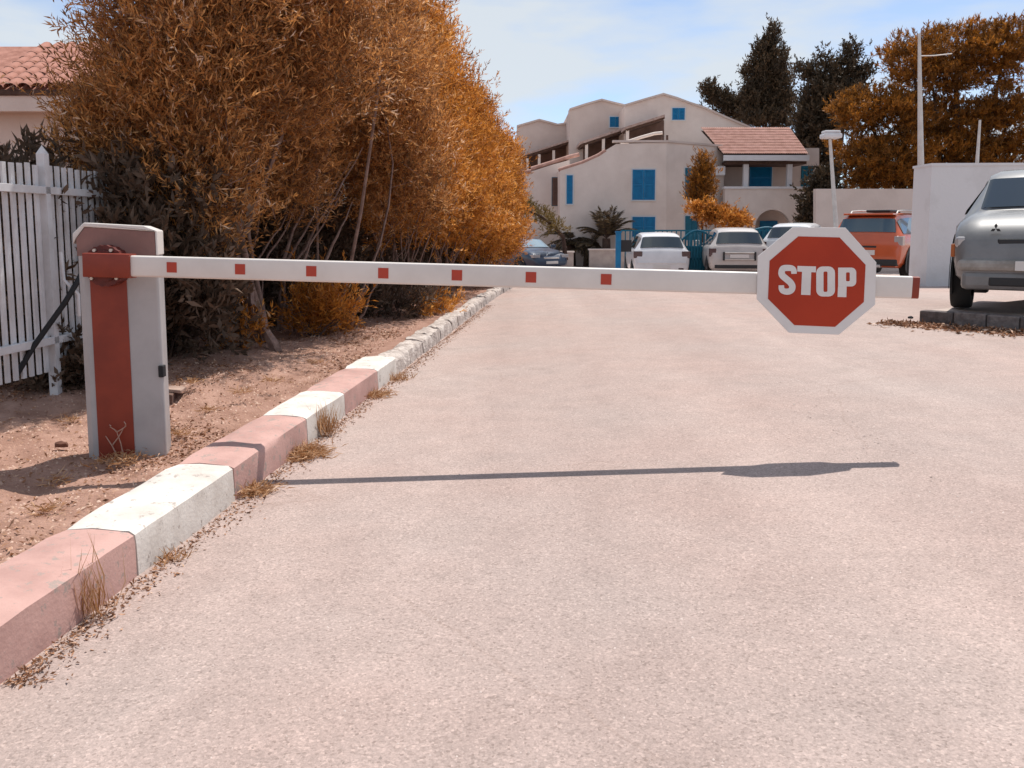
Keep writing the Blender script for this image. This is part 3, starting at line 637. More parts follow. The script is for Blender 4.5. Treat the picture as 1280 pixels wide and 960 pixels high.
# upper terraces behind
def terrace(label, name, Y, wall, m, wins, par=None, extra=None):
    t = thing(name, label, 'house', (at((wall[0][0]+wall[-1][0])/2, 330, Y).x, Y, GZ))
    slab(wall, Y, 8).build('wall', m, t)
    top = [p for p in wall if p[1] < 170]
    mb = MB()
    for p, q in zip(top[:-1], top[1:]):
        a, b = at(*p, Y), at(*q, Y); mb.prism([(a.x, Y-.1, a.z+.003), (b.x, Y-.1, b.z+.003), (b.x, Y-.1, b.z+.10), (a.x, Y-.1, a.z+.10)], (0, 1.2, 0))
    mb.build('roof_edge', M_WALL2, t)
    for x0, x1, y0, y1 in wins: window(t, x0, x1, y0, y1, Y)
    return t
t1 = terrace('leftmost grey terrace house with lean-to roof, beside the tall trees', 'terrace_house', 50, [(646, 159), (660, 155), (674, 151), (686, 154), (697, 157), (704, 156), (730, 152), (730, 215), (646, 215)], M_WALL2, [])
t2 = terrace('grey terrace house with a single blue window at its gable', 'terrace_house', 47, [(712, 138), (732, 131.5), (752, 126), (768, 130), (781, 133), (795, 132), (795, 215), (712, 215)], M_WALL2, [(762, 776, 146, 159)])
t3 = terrace('tallest terrace house with blue gable window and long sloping roofline', 'terrace_house', 44.5, [(781, 133), (806, 125.5), (829, 119), (846, 124), (862, 130), (882, 136.5), (905, 147), (937, 160.5), (937, 215), (781, 215)], M_WALL, [(840, 856, 135, 150)])
def leanto(par, lo, hi, Y, depth, th, drop, posts, wallpts):
    (x0, y0), (x1, y1) = lo, hi
    slab([(x0, y0), (x1, y1), (x1, y1+th), (x0, y0+th)], Y-depth, depth-.01).build('lean_to_roof', M_LEANTO, par)
    slab([(x0+2, y0+th+.15), (x1, y1+th+.15), (x1, y1+th+2.4), (x0+2, y0+th+2.4)], Y-depth+.15, depth-.2).build('roof_beam', M_WOOD, par)
    slab(wallpts, Y-.05, .04).build('shade_panel', M_RECESS, par)  # dark sheet painted as the shade under the lean-to
    for x, ya, yb in posts: 
        a = at(x, yb, Y-depth+.25); b = at(x, ya, Y-depth+.25); MB().box(a.x-.07, a.x+.07, a.y-.07, a.y+.07, a.z, b.z).build('post', M_WALL, par)
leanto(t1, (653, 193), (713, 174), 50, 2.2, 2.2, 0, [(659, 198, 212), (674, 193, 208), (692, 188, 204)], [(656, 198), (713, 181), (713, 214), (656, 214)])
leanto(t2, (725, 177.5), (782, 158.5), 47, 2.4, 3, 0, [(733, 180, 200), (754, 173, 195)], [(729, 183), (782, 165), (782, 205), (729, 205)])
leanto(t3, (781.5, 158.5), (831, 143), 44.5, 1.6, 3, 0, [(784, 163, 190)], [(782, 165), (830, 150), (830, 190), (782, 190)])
# far low house at the hedge end with roof aerials
t0 = thing('flat_roofed_house', 'low flat-roofed pale house with thin aerials at the tall trees edge', 'house', (at(625, 330, 54).x, 54, GZ))
slab([(570, 178.5), (648, 178.5), (648, 345), (570, 345)], 54, 8).build('wall', M_WALL2, t0)
for x, y in ((635, 160), (644, 170), (628, 171)): MB().tube([at(x, 179, 54.3), at(x, y, 54.3)], .025, 5).build('aerial', M_STEEL, t0)
# house with balcony and pink roof
YD = 39.2
hd = thing('balcony_house', 'house with pink tiled roof, blue shutter, balcony and arched doorway', 'house', (at(960, 330, YD).x, YD, GZ))
arch = [(944+22-22*math.cos(math.pi*i/14), 284-22*math.sin(math.pi*i/14)) for i in range(15)]
slab([(906, 236), (1024, 236), (1024, 345), (988, 345)]+arch[::-1]+[(944, 345), (906, 345)], YD, .35).build('balcony_wall', M_WALL, hd)
a, b = at(905, 236, YD), at(1025, 236, YD)
MB().box(a.x, b.x, YD-.06, YD+.4, a.z+.003, a.z+.10).build('coping', M_WALLW, hd)
slab([(895, 185), (1024, 185), (1024, 345), (895, 345)], YD+2.0, .3).build('back_wall', M_WALL2, hd)
MB().box(at(906, 300, YD).x, at(1024, 300, YD).x, YD+.352, YD+1.998, at(900, 238, YD).z-.75, at(900, 238, YD).z-.6).build('balcony_floor', M_WALL2, hd)
window(hd, 936, 965, 208, 236, YD+2.0, 1); window(hd, 1001, 1016, 208, 236, YD+2.0, 1, trim=False, m=M_TEAL)
a = at(950, 262, YD); 
slab([(950, 276), (972, 276), (972, 345), (950, 345)], YD+1.95, .04).build('door', M_BLUE, hd)
for x in (931.5, 986):
    a = at(x, 236, YD+.2); b = at(x, 197, YD+.2); MB().box(a.x-.11, a.x+.11, YD+.12, YD+.32, a.z+.1, b.z).build('column', M_WALLW, hd)
ez = at(905, 193.5, YD-.35); ex0, ex1 = ez.x, at(1011, 193.5, YD-.35).x; rz_ = at(985, 160, YD+3.6)
# corrugated tile roof
mb = MB(); n = 96; rows = 10
xa0, xa1 = at(876, 162, YD+3.6).x, at(987, 162, YD+3.6).x
for r_ in range(rows*2):
    k = r_//2; u = (k+(r_ % 2))/rows; st = .035 if r_ % 2 == 0 else .0
    for i in range(n*2+1):
        s_ = i/(n*2); x = (ex0+(ex1-ex0)*s_)*(1-u)+(xa0+(xa1-xa0)*s_)*u
        mb.v.append((x, YD-.35+3.95*u, ez.z+(rz_.z-ez.z)*u+st+.05*abs(math.sin(math.pi*i/4))))
W_ = n*2+1
mb.f = [(r_*W_+i, r_*W_+i+1, (r_+1)*W_+i+1, (r_+1)*W_+i) for r_ in range(rows*2-1) for i in range(n*2)]
mb.build('roof', M_TILEP, hd)
mb = MB(); mb.add([(ex0, YD-.34, ez.z-.06), (ex1, YD-.34, ez.z-.06), (xa1, YD+3.6, rz_.z-.12), (xa0, YD+3.6, rz_.z-.12)], [(0, 1, 2, 3)]).build('soffit', M_WOOD, hd)
MB().box(ex0-.02, ex1+.02, YD-.40, YD-.3, ez.z-.25, ez.z-.015).build('fascia', M_WALLW, hd)
MB().box(at(908, 200, YD+.1).x, at(1008, 200, YD+.1).x, YD+.05, YD+1.99, at(908, 201.5, YD).z-.12, at(908, 201.5, YD).z).build('soffit', M_WOOD, hd)
ac = at(901, 214, 40); 
acu = MB().box(ac.x-.3, ac.x+.12, 39.62, 39.9, ac.z-.2, ac.z+.2).build('air_conditioner', M_WALLW, bevel=.03); tag(acu, 'small white air conditioner on the wall left of the balcony', 'air conditioner')
# pale garden wall behind the orange car
gw = slab([(1020, 236), (1160, 236), (1160, 345), (1020, 345)], 33, .3).build('garden_wall', M_WALL2); tag(gw, 'long pale garden wall behind the orange car', 'wall')
# low walls
def lowwall(x0, x1, y0, Y, label):
    a, b = at(x0, y0, Y), at(x1, y0, Y); t = thing('low_wall', label, 'wall', ((a.x+b.x)/2, Y, GZ), group='low walls by the palms')
    MB().box(a.x, b.x, Y, Y+.3, GZ-.2, a.z-.06).build('masonry', M_PAVE, t); MB().box(a.x-.04, b.x+.04, Y-.04, Y+.34, a.z-.06, a.z).build('capping', M_WALL, t)
lowwall(689, 717, 314, 36, 'short low pale wall right of the dark blue car'); lowwall(737, 781, 311, 36, 'low pinkish wall beside the blue gate post')
# ------------------------------------------------------------------ cars
def paint(name, col, rough=.3, dirt=.12):
    return mat(name, col, rough, scale=2.2, col2=tuple(c*(1-dirt) for c in col), spec=.5, coat=.5, detail=6)
M_GLASS = glassmat('car_glass', (.018, .026, .032)); M_GLASSB = glassmat('blue_tinted_glass', (.02, .055, .085))
M_TYRE = mat('tyre_rubber', (.022, .021, .021), .85); M_RIM = mat('alloy_rim', (.50, .50, .51), .35, metal=.7)
M_TAIL = mat('tail_lamp_red', (.055, .012, .012), .25, spec=.7, coat=.5); M_LAMPC = mat('clear_lamp', (.36, .34, .34), .15, spec=.8, coat=.6)
M_TRIM = mat('black_plastic_trim', (.03, .03, .032), .6); M_PLATE = mat('plate_white', (.62, .60, .58), .5); M_CHROME = mat('chrome_strip', (.6, .6, .6), .15, metal=1)
ST_HATCH = [(-2.00, .34, .52, .56, .74, .70), (-1.985, .30, .68, .72, .80, .76), (-1.95, .26, .88, .93, .83, .74), (-1.89, .24, .95, 1.0, .845, .70), (-1.62, .22, .97, 1.39, .86, .58), (-1.45, .22, .965, 1.455, .868, .57), (-.9, .2, .955, 1.50, .87, .58), (-.2, .2, .94, 1.505, .87, .585), (.3, .2, .93, 1.47, .87, .585), (.62, .2, .92, 1.39, .868, .585), (1.12, .2, .91, .99, .86, .66), (1.55, .21, .86, .92, .845, .66), (1.85, .23, .74, .80, .80, .64), (1.98, .28, .60, .64, .72, .60), (2.02, .34, .50, .52, .62, .55)]
ST_SUV = [(-2.15, .42, .60, .64, .76, .72), (-2.13, .36, .78, .82, .84, .80), (-2.10, .32, .98, 1.04, .875, .78), (-2.04, .30, 1.06, 1.12, .885, .74), (-1.86, .28, 1.08, 1.52, .895, .64), (-1.66, .28, 1.075, 1.60, .90, .63), (-.9, .27, 1.06, 1.645, .90, .635), (-.1, .27, 1.05, 1.645, .90, .64), (.45, .27, 1.04, 1.60, .90, .64), (.78, .27, 1.03, 1.51, .90, .64), (1.25, .27, 1.02, 1.12, .89, .70), (1.70, .28, .98, 1.06, .885, .72), (1.98, .30, .90, .97, .86, .72), (2.10, .32, .78, .84, .82, .72), (2.16, .36, .62, .66, .76, .70)]
ST_SEDAN = [(-2.20, .34, .60, .64, .72, .68), (-2.16, .28, .80, .84, .80, .74), (-2.05, .26, .90, .95, .83, .70), (-1.70, .24, .92, 1.00, .85, .66), (-1.20, .22, .92, 1.28, .86, .58), (-.85, .2, .915, 1.365, .865, .56), (-.2, .2, .90, 1.38, .87, .57), (.2, .2, .895, 1.36, .87, .575), (.55, .2, .89, 1.28, .868, .58), (1.10, .2, .88, .96, .86, .66), (1.60, .21, .82, .88, .85, .68), (1.95, .24, .72, .77, .80, .66), (2.12, .28, .60, .64, .72, .62), (2.18, .34, .50, .52, .62, .56)]
def sect(st):
    x, zb, zs, zt, hw, ht = st
    return [(x, 0, zb), (x, hw*.84, zb), (x, hw*.96, zb+.10*(zs-zb)/.6), (x, hw*.995, zb+.45*(zs-zb)), (x, hw, zb+.72*(zs-zb)), (x, hw*.985, zs-.05), (x, hw*.945, zs), (x, ht, zt-.055*min(1, (zt-zs)/.3)), (x, ht*.84, zt-.012), (x, ht*.4, zt), (x, 0, zt+.004)]
def lerp3(a, b, t): return tuple(p+(q-p)*t for p, q in zip(a, b))
def make_car(name, label, loc, rz, ST, pm, glass=None, wheel=.31, wx=(-1.28, 1.3), rear=None, front=None, rails=False, cladding=False, lamps=None, mirrors=(1, -1), group='parked cars', body2=None):
    glass = glass or M_GLASS; t = thing(name, label, 'car', loc, rz, group)
    def B(mb, nm, m, par=t, **k): return mb.build(nm, m, par, world=False, **k)
    secs = [sect(s) for s in ST]; n = len(secs[0]); mb = MB()
    for s in secs: mb.v += s+[(x, -y, z) for x, y, z in s[-2:0:-1]]
    R_ = 2*n-2
    for i in range(len(secs)-1):
        for j in range(R_): mb.f.append((i*R_+j, i*R_+(j+1) % R_, (i+1)*R_+(j+1) % R_, (i+1)*R_+j))
    mb.f.append(tuple(range(R_))); mb.f.append(tuple(range((len(secs)-1)*R_, len(secs)*R_)))
    body = B(mb, 'body', pm, smooth=32)
    # glazing: side windows between the shoulder (6) and the roof edge (7)
    iA = next(i for i, s in enumerate(ST) if s[3]-s[2] > .2); iB = max(i for i, s in enumerate(ST) if s[3]-s[2] > .2)
    idx = list(range(iA, iB+1)); mid = len(idx)//2
    for sgn in (1, -1):
        for part in (idx[:mid+1], idx[mid:]):
            lo_ = [lerp3(secs[i][6], secs[i][7], .10) for i in part]; hi_ = [lerp3(secs[i][6], secs[i][7], .86) for i in part]
            if part[0] == iA: lo_[0] = lerp3(lo_[0], lo_[1], .05)
            if part[-1] == iB: e_ = lerp3(secs[iB][6], secs[iB+1][6], .55); lo_.append((e_[0], e_[1], e_[2]+.04)); hi_.append(lerp3(hi_[-1], (e_[0], e_[1], e_[2]+.06), .9))
            if part[0] == idx[mid]: lo_[0] = (lo_[0][0]+.04, *lo_[0][1:]); hi_[0] = (hi_[0][0]+.04, *hi_[0][1:])
            else: lo_[-1] = (lo_[-1][0]-.04, *lo_[-1][1:]); hi_[-1] = (hi_[-1][0]-.04, *hi_[-1][1:])
            m2 = MB(); k = len(lo_); vs = [(x, sgn*(y+.010), z+.003) for x, y, z in lo_+hi_]; m2.add(vs, [(i, i+1, k+i+1, k+i) for i in range(k-1)]); B(m2, 'side_window', glass)
    def screen(i0, i1, nm, f0, f1):      # rear window / windscreen between two stations
        a, b = ST[i0], ST[i1]; m2 = MB(); rows = []
        for f in (f0, f1):
            x = a[0]+(b[0]-a[0])*f; z = a[3]+(b[3]-a[3])*f; ht = a[5]+(b[5]-a[5])*f; rows.append((x, z, ht))
        dx, dz = rows[1][0]-rows[0][0], rows[1][1]-rows[0][1]; l = math.hypot(dx, dz); nx, nz = -dz/l, dx/l
        if nz < 0: nx, nz = -nx, -nz
        vs = []
        for (x, z, ht), c in zip(rows, (0, 1)):
            for w_ in (-.97, -.9, -.4, 0, .4, .9, .97):
                o = .014 if abs(w_) < .92 else .0; sag = .0 if abs(w_) < .85 else -.010
                vs.append((x+nx*o, ht*w_, z+nz*o+sag))
        m2.add(vs, [(i, i+1, 8+i, 7+i) for i in range(6)]); return B(m2, nm, glass, smooth=60)
    screen(iA-1, iA, 'rear_window', .10, .93); screen(iB, iB+1, 'windscreen', .06, .93)
    # wheels
    for wxx in wx:
        hw = np.interp(wxx, [s[0] for s in ST], [s[4] for s in ST])
        for sgn in (1, -1):
            m2 = MB(); c = []; nseg = 24
            pr = [(wheel*.62, .0), (wheel*.95, .0), (wheel, .03), (wheel, .18), (wheel*.95, .205), (wheel*.62, .205)]
            for i in range(nseg):
                a_ = 2*math.pi*i/nseg; c += [(r*math.cos(a_), sgn*(y_-.19), r*math.sin(a_)) for r, y_ in pr]
            q = len(pr); m2.add(c, [(i*q+j, ((i+1) % nseg)*q+j, ((i+1) % nseg)*q+j+1, i*q+j+1) for i in range(nseg) for j in range(q-1)])
            wh = B(m2, 'wheel', M_TYRE, smooth=50, loc=(wxx, sgn*(hw+.0), wheel))
            m3 = MB(); nv = 30; m3.v.append((0, sgn*.008, 0))
            for i in range(nv):
                a_ = 2*math.pi*i/nv; r1 = wheel*.64; m3.v += [(r1*math.cos(a_), sgn*.006, r1*math.sin(a_)), (r1*.82*math.cos(a_), sgn*(.0 if i % 6 < 3 else -.05), r1*.82*math.sin(a_)), (r1*.25*math.cos(a_), sgn*(.004 if i % 6 < 3 else -.03), r1*.25*math.sin(a_))]
            for i in range(nv):
                o, p = 1+3*i, 1+3*((i+1) % nv); m3.f += [(o, p, p+1, o+1), (o+1, p+1, p+2, o+2), (o+2, p+2, 0)]
            B(m3, 'rim', M_RIM, wh)
            # flat dark disc on the body side, painted as the wheel well's shade
            m4 = MB(); r = wheel*1.17; pts = [(wxx+r*math.cos(a_), sgn*(hw+.004), wheel+r*math.sin(a_)) for a_ in [math.pi*2*i/28 for i in range(28)] if wheel+r*math.sin(a_) > .16]
            m4.prism(pts, (0, -sgn*.02, 0)); B(m4, 'wheel_well_shade', M_TRIM)
            if cladding:
                m5 = MB(); inn, ou = r*.99, r*1.18
                for i in range(15):
                    a_ = math.pi*(-.08+1.16*i/14); m5.v += [(wxx+q_*math.cos(a_), sgn*(hw+.012), wheel+q_*math.sin(a_)) for q_ in (inn, ou)]
                m5.f = [(2*i, 2*i+2, 2*i+3, 2*i+1) for i in range(14)]; B(m5, 'arch_cladding', M_TRIM)
    xr, xf = ST[0][0], ST[-1][0]
    def blk(nm, m, x0, x1, y0, y1, z0, z1, bev=.012, par=t): return B(MB().box(x0, x1, y0, y1, z0, z1), nm, m, par, bevel=bev)
    if rear:
        for it in rear: blk(*it)
    if front:
        for it in front: blk(*it)
    if mirrors:
        hw = .87 if ST is not ST_SUV else .90
        zm = ST[iB][2]+.06
        for sgn in mirrors: blk('mirror', body2 or pm, ST[iB][0]+.22, ST[iB][0]+.36, sgn*(hw+.02) if sgn > 0 else -(hw+.19), sgn*(hw+.02)+.17 if sgn > 0 else -(hw+.02), zm-.02, zm+.12, .03)
    if rails:
        for sgn in (1, -1):
            y_ = sgn*.56; B(MB().tube([(-1.55, y_, 1.60), (-1.45, y_, 1.675), (-.9, y_, 1.70), (.0, y_, 1.70), (.35, y_, 1.67), (.45, y_, 1.60)], .02, 8), 'roof_rail', M_STEEL, smooth=60)
    return t
PI = math.pi
def gcar(px, Y): return at(px, 300, Y).x
WHITE = paint('white_car_paint', (.72, .71, .72)); BEIGE = paint('dusty_beige_car_paint', (.50, .45, .42), .4); BLUEC = paint('dark_blue_car_paint', (.018, .032, .065)); ORANGE = paint('orange_car_paint', (.50, .095, .030)); SILVER = paint('dirty_silver_car_paint', (.17, .17, .172), .45, .3); PALE = paint('pale_car_paint', (.66, .66, .67))
Yw = 27.0
make_car('white_hatchback', 'white hatchback parked with its tail to the barrier, left of the beige one', (gcar(819, Yw+2), Yw+2, -.44), PI/2-.05, ST_HATCH, WHITE, rear=[
    ('tail_lamp', M_TAIL, -1.975, -1.80, .60, .86, .72, .93), ('tail_lamp', M_TAIL, -1.975, -1.80, -.86, -.60, .72, .93), ('number_plate', M_PLATE, -2.012, -1.96, -.26, .26, .40, .51, .004),
    ('bumper_crease', WHITE, -2.02, -1.9, -.74, .74, .55, .60), ('lower_trim', M_TRIM, -2.008, -1.8, -.66, .66, .30, .37), ('exhaust_reflector', M_TAIL, -2.02, -1.95, -.66, -.50, .37, .42), ('rear_wiper', M_TRIM, -1.86, -1.80, -.02, .30, 1.055, 1.075, .004)])
Yb = 25.6
make_car('beige_hatchback', 'dusty beige hatchback with a rack on its tailgate, left of the stop sign', (gcar(914, Yb+2), Yb+2, -.29), PI/2-.12, ST_HATCH, BEIGE, rear=[
    ('tail_lamp', M_TAIL, -1.975, -1.82, .66, .86, .66, .90), ('tail_lamp', M_TAIL, -1.975, -1.82, -.86, -.66, .66, .90), ('number_plate', M_PLATE, -2.03, -1.96, -.27, .27, .62, .73, .004),
    ('rack_bar', M_STEEL, -2.05, -1.93, -.42, .42, .76, .79, .006), ('rack_bar', M_STEEL, -2.05, -1.93, -.42, .42, .57, .60, .006), ('rack_end', M_TRIM, -2.06, -1.93, .42, .47, .55, .80, .006), ('rack_end', M_TRIM, -2.06, -1.93, -.47, -.42, .55, .80, .006), ('lower_trim', M_TRIM, -2.02, -1.8, -.70, .70, .32, .42)])
Yp = 27.5
make_car('pale_hatchback', 'pale car mostly hidden behind the stop sign, only its roof showing', (gcar(1000, Yp+1.5), Yp+1.5, -.14), math.radians(62), ST_HATCH, PALE, rear=[('tail_lamp', M_TAIL, -1.975, -1.82, .66, .86, .70, .92), ('tail_lamp', M_TAIL, -1.975, -1.82, -.86, -.66, .70, .92)])
make_car('dark_blue_saloon', 'dark blue saloon at the far end of the tall trees', (at(650, 320, 34).x, 34, -.50), math.radians(-58), ST_SEDAN, BLUEC, glass=mat('sky_painted_glass', (.22, .30, .36), .08, spec=.9, coat=.6), front=[  # reflection of the sky put into the pale glass colour
    ('headlamp', M_LAMPC, 1.85, 2.12, .48, .78, .62, .74), ('headlamp', M_LAMPC, 1.85, 2.12, -.78, -.48, .62, .74), ('number_plate', M_PLATE, 2.12, 2.20, -.26, .26, .40, .50, .004), ('grille', M_CHROME, 2.05, 2.155, -.34, .34, .58, .66)])
th = math.radians(50); Yo = 21.8; rc = Vector((gcar(1080, Yo), Yo, 0)); hd_ = Vector((math.cos(th), math.sin(th), 0)); oc_ = rc+hd_*2.15
make_car('orange_suv', 'orange off-road car with roof rails parked beside the white wall', (oc_.x, oc_.y, -.06), th, ST_SUV, ORANGE, glass=M_GLASSB, wheel=.35, wx=(-1.35, 1.35), rails=True, cladding=True, rear=[
    ('tail_lamp', M_TAIL, -2.115, -1.93, .68, .895, .84, 1.06), ('tail_lamp', M_LAMPC, -2.115, -1.93, -.905, -.70, .84, 1.06), ('number_plate', M_PLATE, -2.165, -2.1, -.27, .27, .60, .72, .004),
    ('rear_bumper', M_TRIM, -2.185, -1.95, -.80, .80, .34, .50, .03), ('skid_plate', M_RIM, -2.195, -2.0, -.42, .42, .30, .37), ('spoiler', ORANGE, -1.96, -1.62, -.60, .60, 1.575, 1.625, .015), ('badge_recess', M_TRIM, -2.135, -2.05, -.30, .30, .76, .83), ('roof_pack', M_TRIM, -1.2, -.3, -.3, .3, 1.65, 1.72, .03)])
# silver car at the right edge, nose towards the camera
fl = gp(1193, 383, .295); phi = math.radians(32); hdv = Vector((-math.sin(phi), -math.cos(phi), 0)); rt = Vector((math.cos(phi), -math.sin(phi), 0))
gc = Vector((fl.x, fl.y, 0))+rt*.88-hdv*1.35
tg = make_car('silver_suv', 'dirty silver car at the right edge, in front of the white wall', (gc.x, gc.y, .288), math.atan2(hdv.y, hdv.x), ST_SUV, SILVER, wheel=.36, wx=(-1.35, 1.42), cladding=True, mirrors=(1,), front=[
    ('headlamp', M_LAMPC, 1.88, 2.105, -.84, -.50, .70, .82, .03), ('headlamp', M_LAMPC, 1.88, 2.105, .50, .84, .70, .82, .03), ('grille', M_TRIM, 2.0, 2.13, -.44, .44, .66, .80, .02), ('front_bumper', mat('pale_grey_bumper', (.36, .34, .32), .6, scale=5, col2=(.24, .22, .20)), 1.95, 2.20, -.80, .80, .46, .58, .04),
    ('lower_bumper', SILVER, 1.9, 2.185, -.76, .76, .26, .45, .05), ('air_intake', M_TRIM, 2.1, 2.192, -.5, .5, .30, .40, .02), ('number_plate', M_PLATE, 2.19, 2.215, -.26, .26, .47, .57, .004), ('side_marker', mat('amber_marker', (.42, .12, .03), .3), 1.92, 2.02, -.885, -.84, .60, .74, .01)])
bd = MB()
for a in (90, 210, 330):
    c, s = math.cos(math.radians(a)), math.sin(math.radians(a)); p = [(0, 0), (.028*c-.016*s, .028*s+.016*c), (.056*c, .056*s), (.028*c+.016*s, .028*s-.016*c)]
    bd.prism([(2.095, -.46+u, .905+v) for u, v in p], (.03, 0, 0))
bd.build('badge', M_TRIM, tg, world=False)

# ------------------------------------------------------------------ right side: raised paving, kerb, white wall
kz = .135; R0 = gp(1148, 405, kz); R1 = gp(1226, 411, kz); rdir = (R1-R0).normalized(); rn = Vector((-rdir.y, rdir.x, 0)); PH = .155
def rp(t, l, z): p = R0+rdir*t+rn*l; return Vector((p.x, p.y, z))
pv = MB().prism([rp(.02, .16, -.5), rp(9, .16, -.5), rp(9, 7.9, -.5), rp(.9, 7.9, -.5)], (0, 0, .5+kz+PH-.012)).build('pavement', M_PAVE); struct(pv, 'raised pale paving under the silver car')
kr = bpy.data.objects.new('kerb', None); C.objects.link(kr); struct(kr, 'short grey kerb at the right edge below the silver car')
t = 0; i = 0; rk = random.Random(9)
while t < 6:
    l = .36+rk.uniform(-.04, .05); mb = MB()
    mb.prism([rp(t+.004, 0, -.3), rp(t+l-.004, 0, -.3), rp(t+l-.004, .155, -.3), rp(t+.004, .155, -.3)], (0, 0, .3+kz+PH+rk.uniform(-.008, .008)))
    mb.build('kerb_stone', M_CONC if i % 3 else mat('darker_concrete', (.15, .125, .12), .9, scale=12, col2=(.09, .075, .07), bump=.5), kr, bevel=.015); t += l; i += 1
YW = 17.2; a = at(1165, 203, YW); b = at(1143, 203, YW+.75)
wz = at(1165, 204, YW).z
ww = thing('white_wall', 'tall white wall behind the silver car at right', 'wall', (a.x+1.5, YW, .2))
MB().prism([(a.x, YW, -.2), (a.x+9, YW-.6, -.2), (a.x+9, YW+.8, -.2), (a.x+.02, YW+.8, -.2)], (0, 0, wz+.2-.05)).build('masonry', M_WALLW, ww)
MB().prism([(a.x-.015, YW-.02, wz-.05), (a.x+9, YW-.62, wz-.05), (a.x+9, YW+.82, wz-.05), (a.x, YW+.82, wz-.05)], (0, 0, .05)).build('capping', M_WALLW, ww)

# ------------------------------------------------------------------ blue gate, railing and post
YF = 30.5; z0 = road_z(6, YF)-.03
rail = thing('blue_railing', 'blue metal railing running behind the parked cars', 'railing', (at(880, 320, YF).x, YF, z0))
zt = at(880, 288, YF).z; xa, xb = at(776, 300, YF).x, at(1000, 300, YF).x
for z in (zt, zt-.55, z0+.15): MB().box(xa, xb, YF-.025, YF+.025, z-.03, z+.02).build('rail', M_TEAL, rail)
x = xa
pk = MB().box(-.018, .018, -.018, .018, 0, zt-z0-.03)
p0 = pk.build('picket', M_TEAL, rail, world=False)
k = 0
while x < xb:
    o = p0 if k == 0 else p0.copy()
    if k: C.objects.link(o); o.parent = rail
    o.location = (x-rail.location.x, .04, 0); x += .16; k += 1
YP = 26.3; a = at(773, 291, YP); zz0 = road_z(a.x, YP)-.05
gpst = thing('blue_gate_post', 'blue metal gate post left of the white hatchback', 'post', (a.x, YP, zz0))
MB().box(a.x-.075, a.x+.075, YP-.075, YP+.075, zz0, a.z).build('shaft', M_BLUE, gpst, bevel=.01); MB().box(a.x-.09, a.x+.09, YP-.09, YP+.09, a.z, a.z+.05).build('cap', M_BLUE, gpst)
hng = at(781, 300, YP); MB().box(a.x+.06, hng.x+.2, YP-.03, YP+.03, hng.z-.35, hng.z).build('gate_box', M_TRIM, gpst)
def leaf(label, x0, yl, x1, yr, Y):
    zb = road_z(6, Y)+.05; A, B_ = at(x0, yl, Y), at(x1, yr, Y); t = thing('gate_leaf', label, 'gate', ((A.x+B_.x)/2, Y, zb), group='open blue gate leaves')
    top = []
    for i in range(9):
        u = i/8; z = A.z+(B_.z-A.z)*u+(.22*math.sin(math.pi*u)); top.append(Vector((A.x+(B_.x-A.x)*u, Y, z)))
    MB().tube(top, .035, 6).build('frame', M_TEAL, t); MB().tube([(A.x, Y, zb), top[0]], .035, 6).build('frame', M_TEAL, t); MB().tube([(B_.x, Y, zb), top[-1]], .035, 6).build('frame', M_TEAL, t)
    for f in (.08, .5): MB().box(A.x, B_.x, Y-.02, Y+.02, zb+f*1.0, zb+f*1.0+.05).build('rail', M_TEAL, t)
    nb = 9
    for i in range(1, nb):
        u = i/nb; j = u*8; q = top[int(j)].lerp(top[min(8, int(j)+1)], j-int(j)); MB().box(q.x-.022, q.x+.022, Y-.02, Y+.02, zb, q.z).build('bar', M_TEAL, t)
    MB().box(A.x+.03, B_.x-.03, Y+.03, Y+.04, zb+.1, min(A.z, B_.z)-.1).build('backing_sheet', M_TEAL, t)
leaf('blue arched gate leaf between the white and beige hatchbacks', 849, 304, 884, 292, 27.8)
leaf('blue arched gate leaf right of the beige hatchback', 944, 287, 988, 301, 28.3)

# ------------------------------------------------------------------ poles
def pole(name, label, cat, x0, y0, x1, y1, Y, r0, r1, zb): 
    t_ = at(x1, y1, Y); b_ = at(x0, y0, Y); b2 = b_+(b_-t_)*((b_.z-zb)/(t_.z-b_.z)); t = thing(name, label, cat, (b2.x, b2.y, zb))
    MB().tube([b2, b_, t_], [r0, r0*.95, r1], 10).build('pole', M_STEEL, t, smooth=60); return t
lp = pole('street_lamp', 'white street lamp with a flat head left of the orange car', 'street lamp', 1045, 282, 1037.5, 174, 30, .085, .05, base(30)-.05)
hc = at(1039, 169.5, 30); MB().box(hc.x-.32, hc.x+.3, 29.75, 30.25, hc.z-.10, hc.z+.06).build('lamp_head', M_WALLW, lp, bevel=.05); MB().box(hc.x-.28, hc.x+.26, 29.8, 30.2, hc.z+.062, hc.z+.16).build('lamp_hood', M_WALLW, lp, bevel=.04)
tp = pole('utility_pole', 'tall thin pole rising behind the white wall before the pine', 'pole', 1151, 205, 1149, 42, 23.5, .085, .035, -.05)
arm_ = MB().tube([at(1147, 70, 23.5), at(1168, 69.5, 23.5), at(1190, 67, 23.5)], .014, 6).build('cross_arm', M_STEEL, tp)
p2 = pole('utility_pole', 'slim pole behind the white wall near the right edge', 'pole', 1221, 208, 1225, 150, 24, .05, .03, -.05)

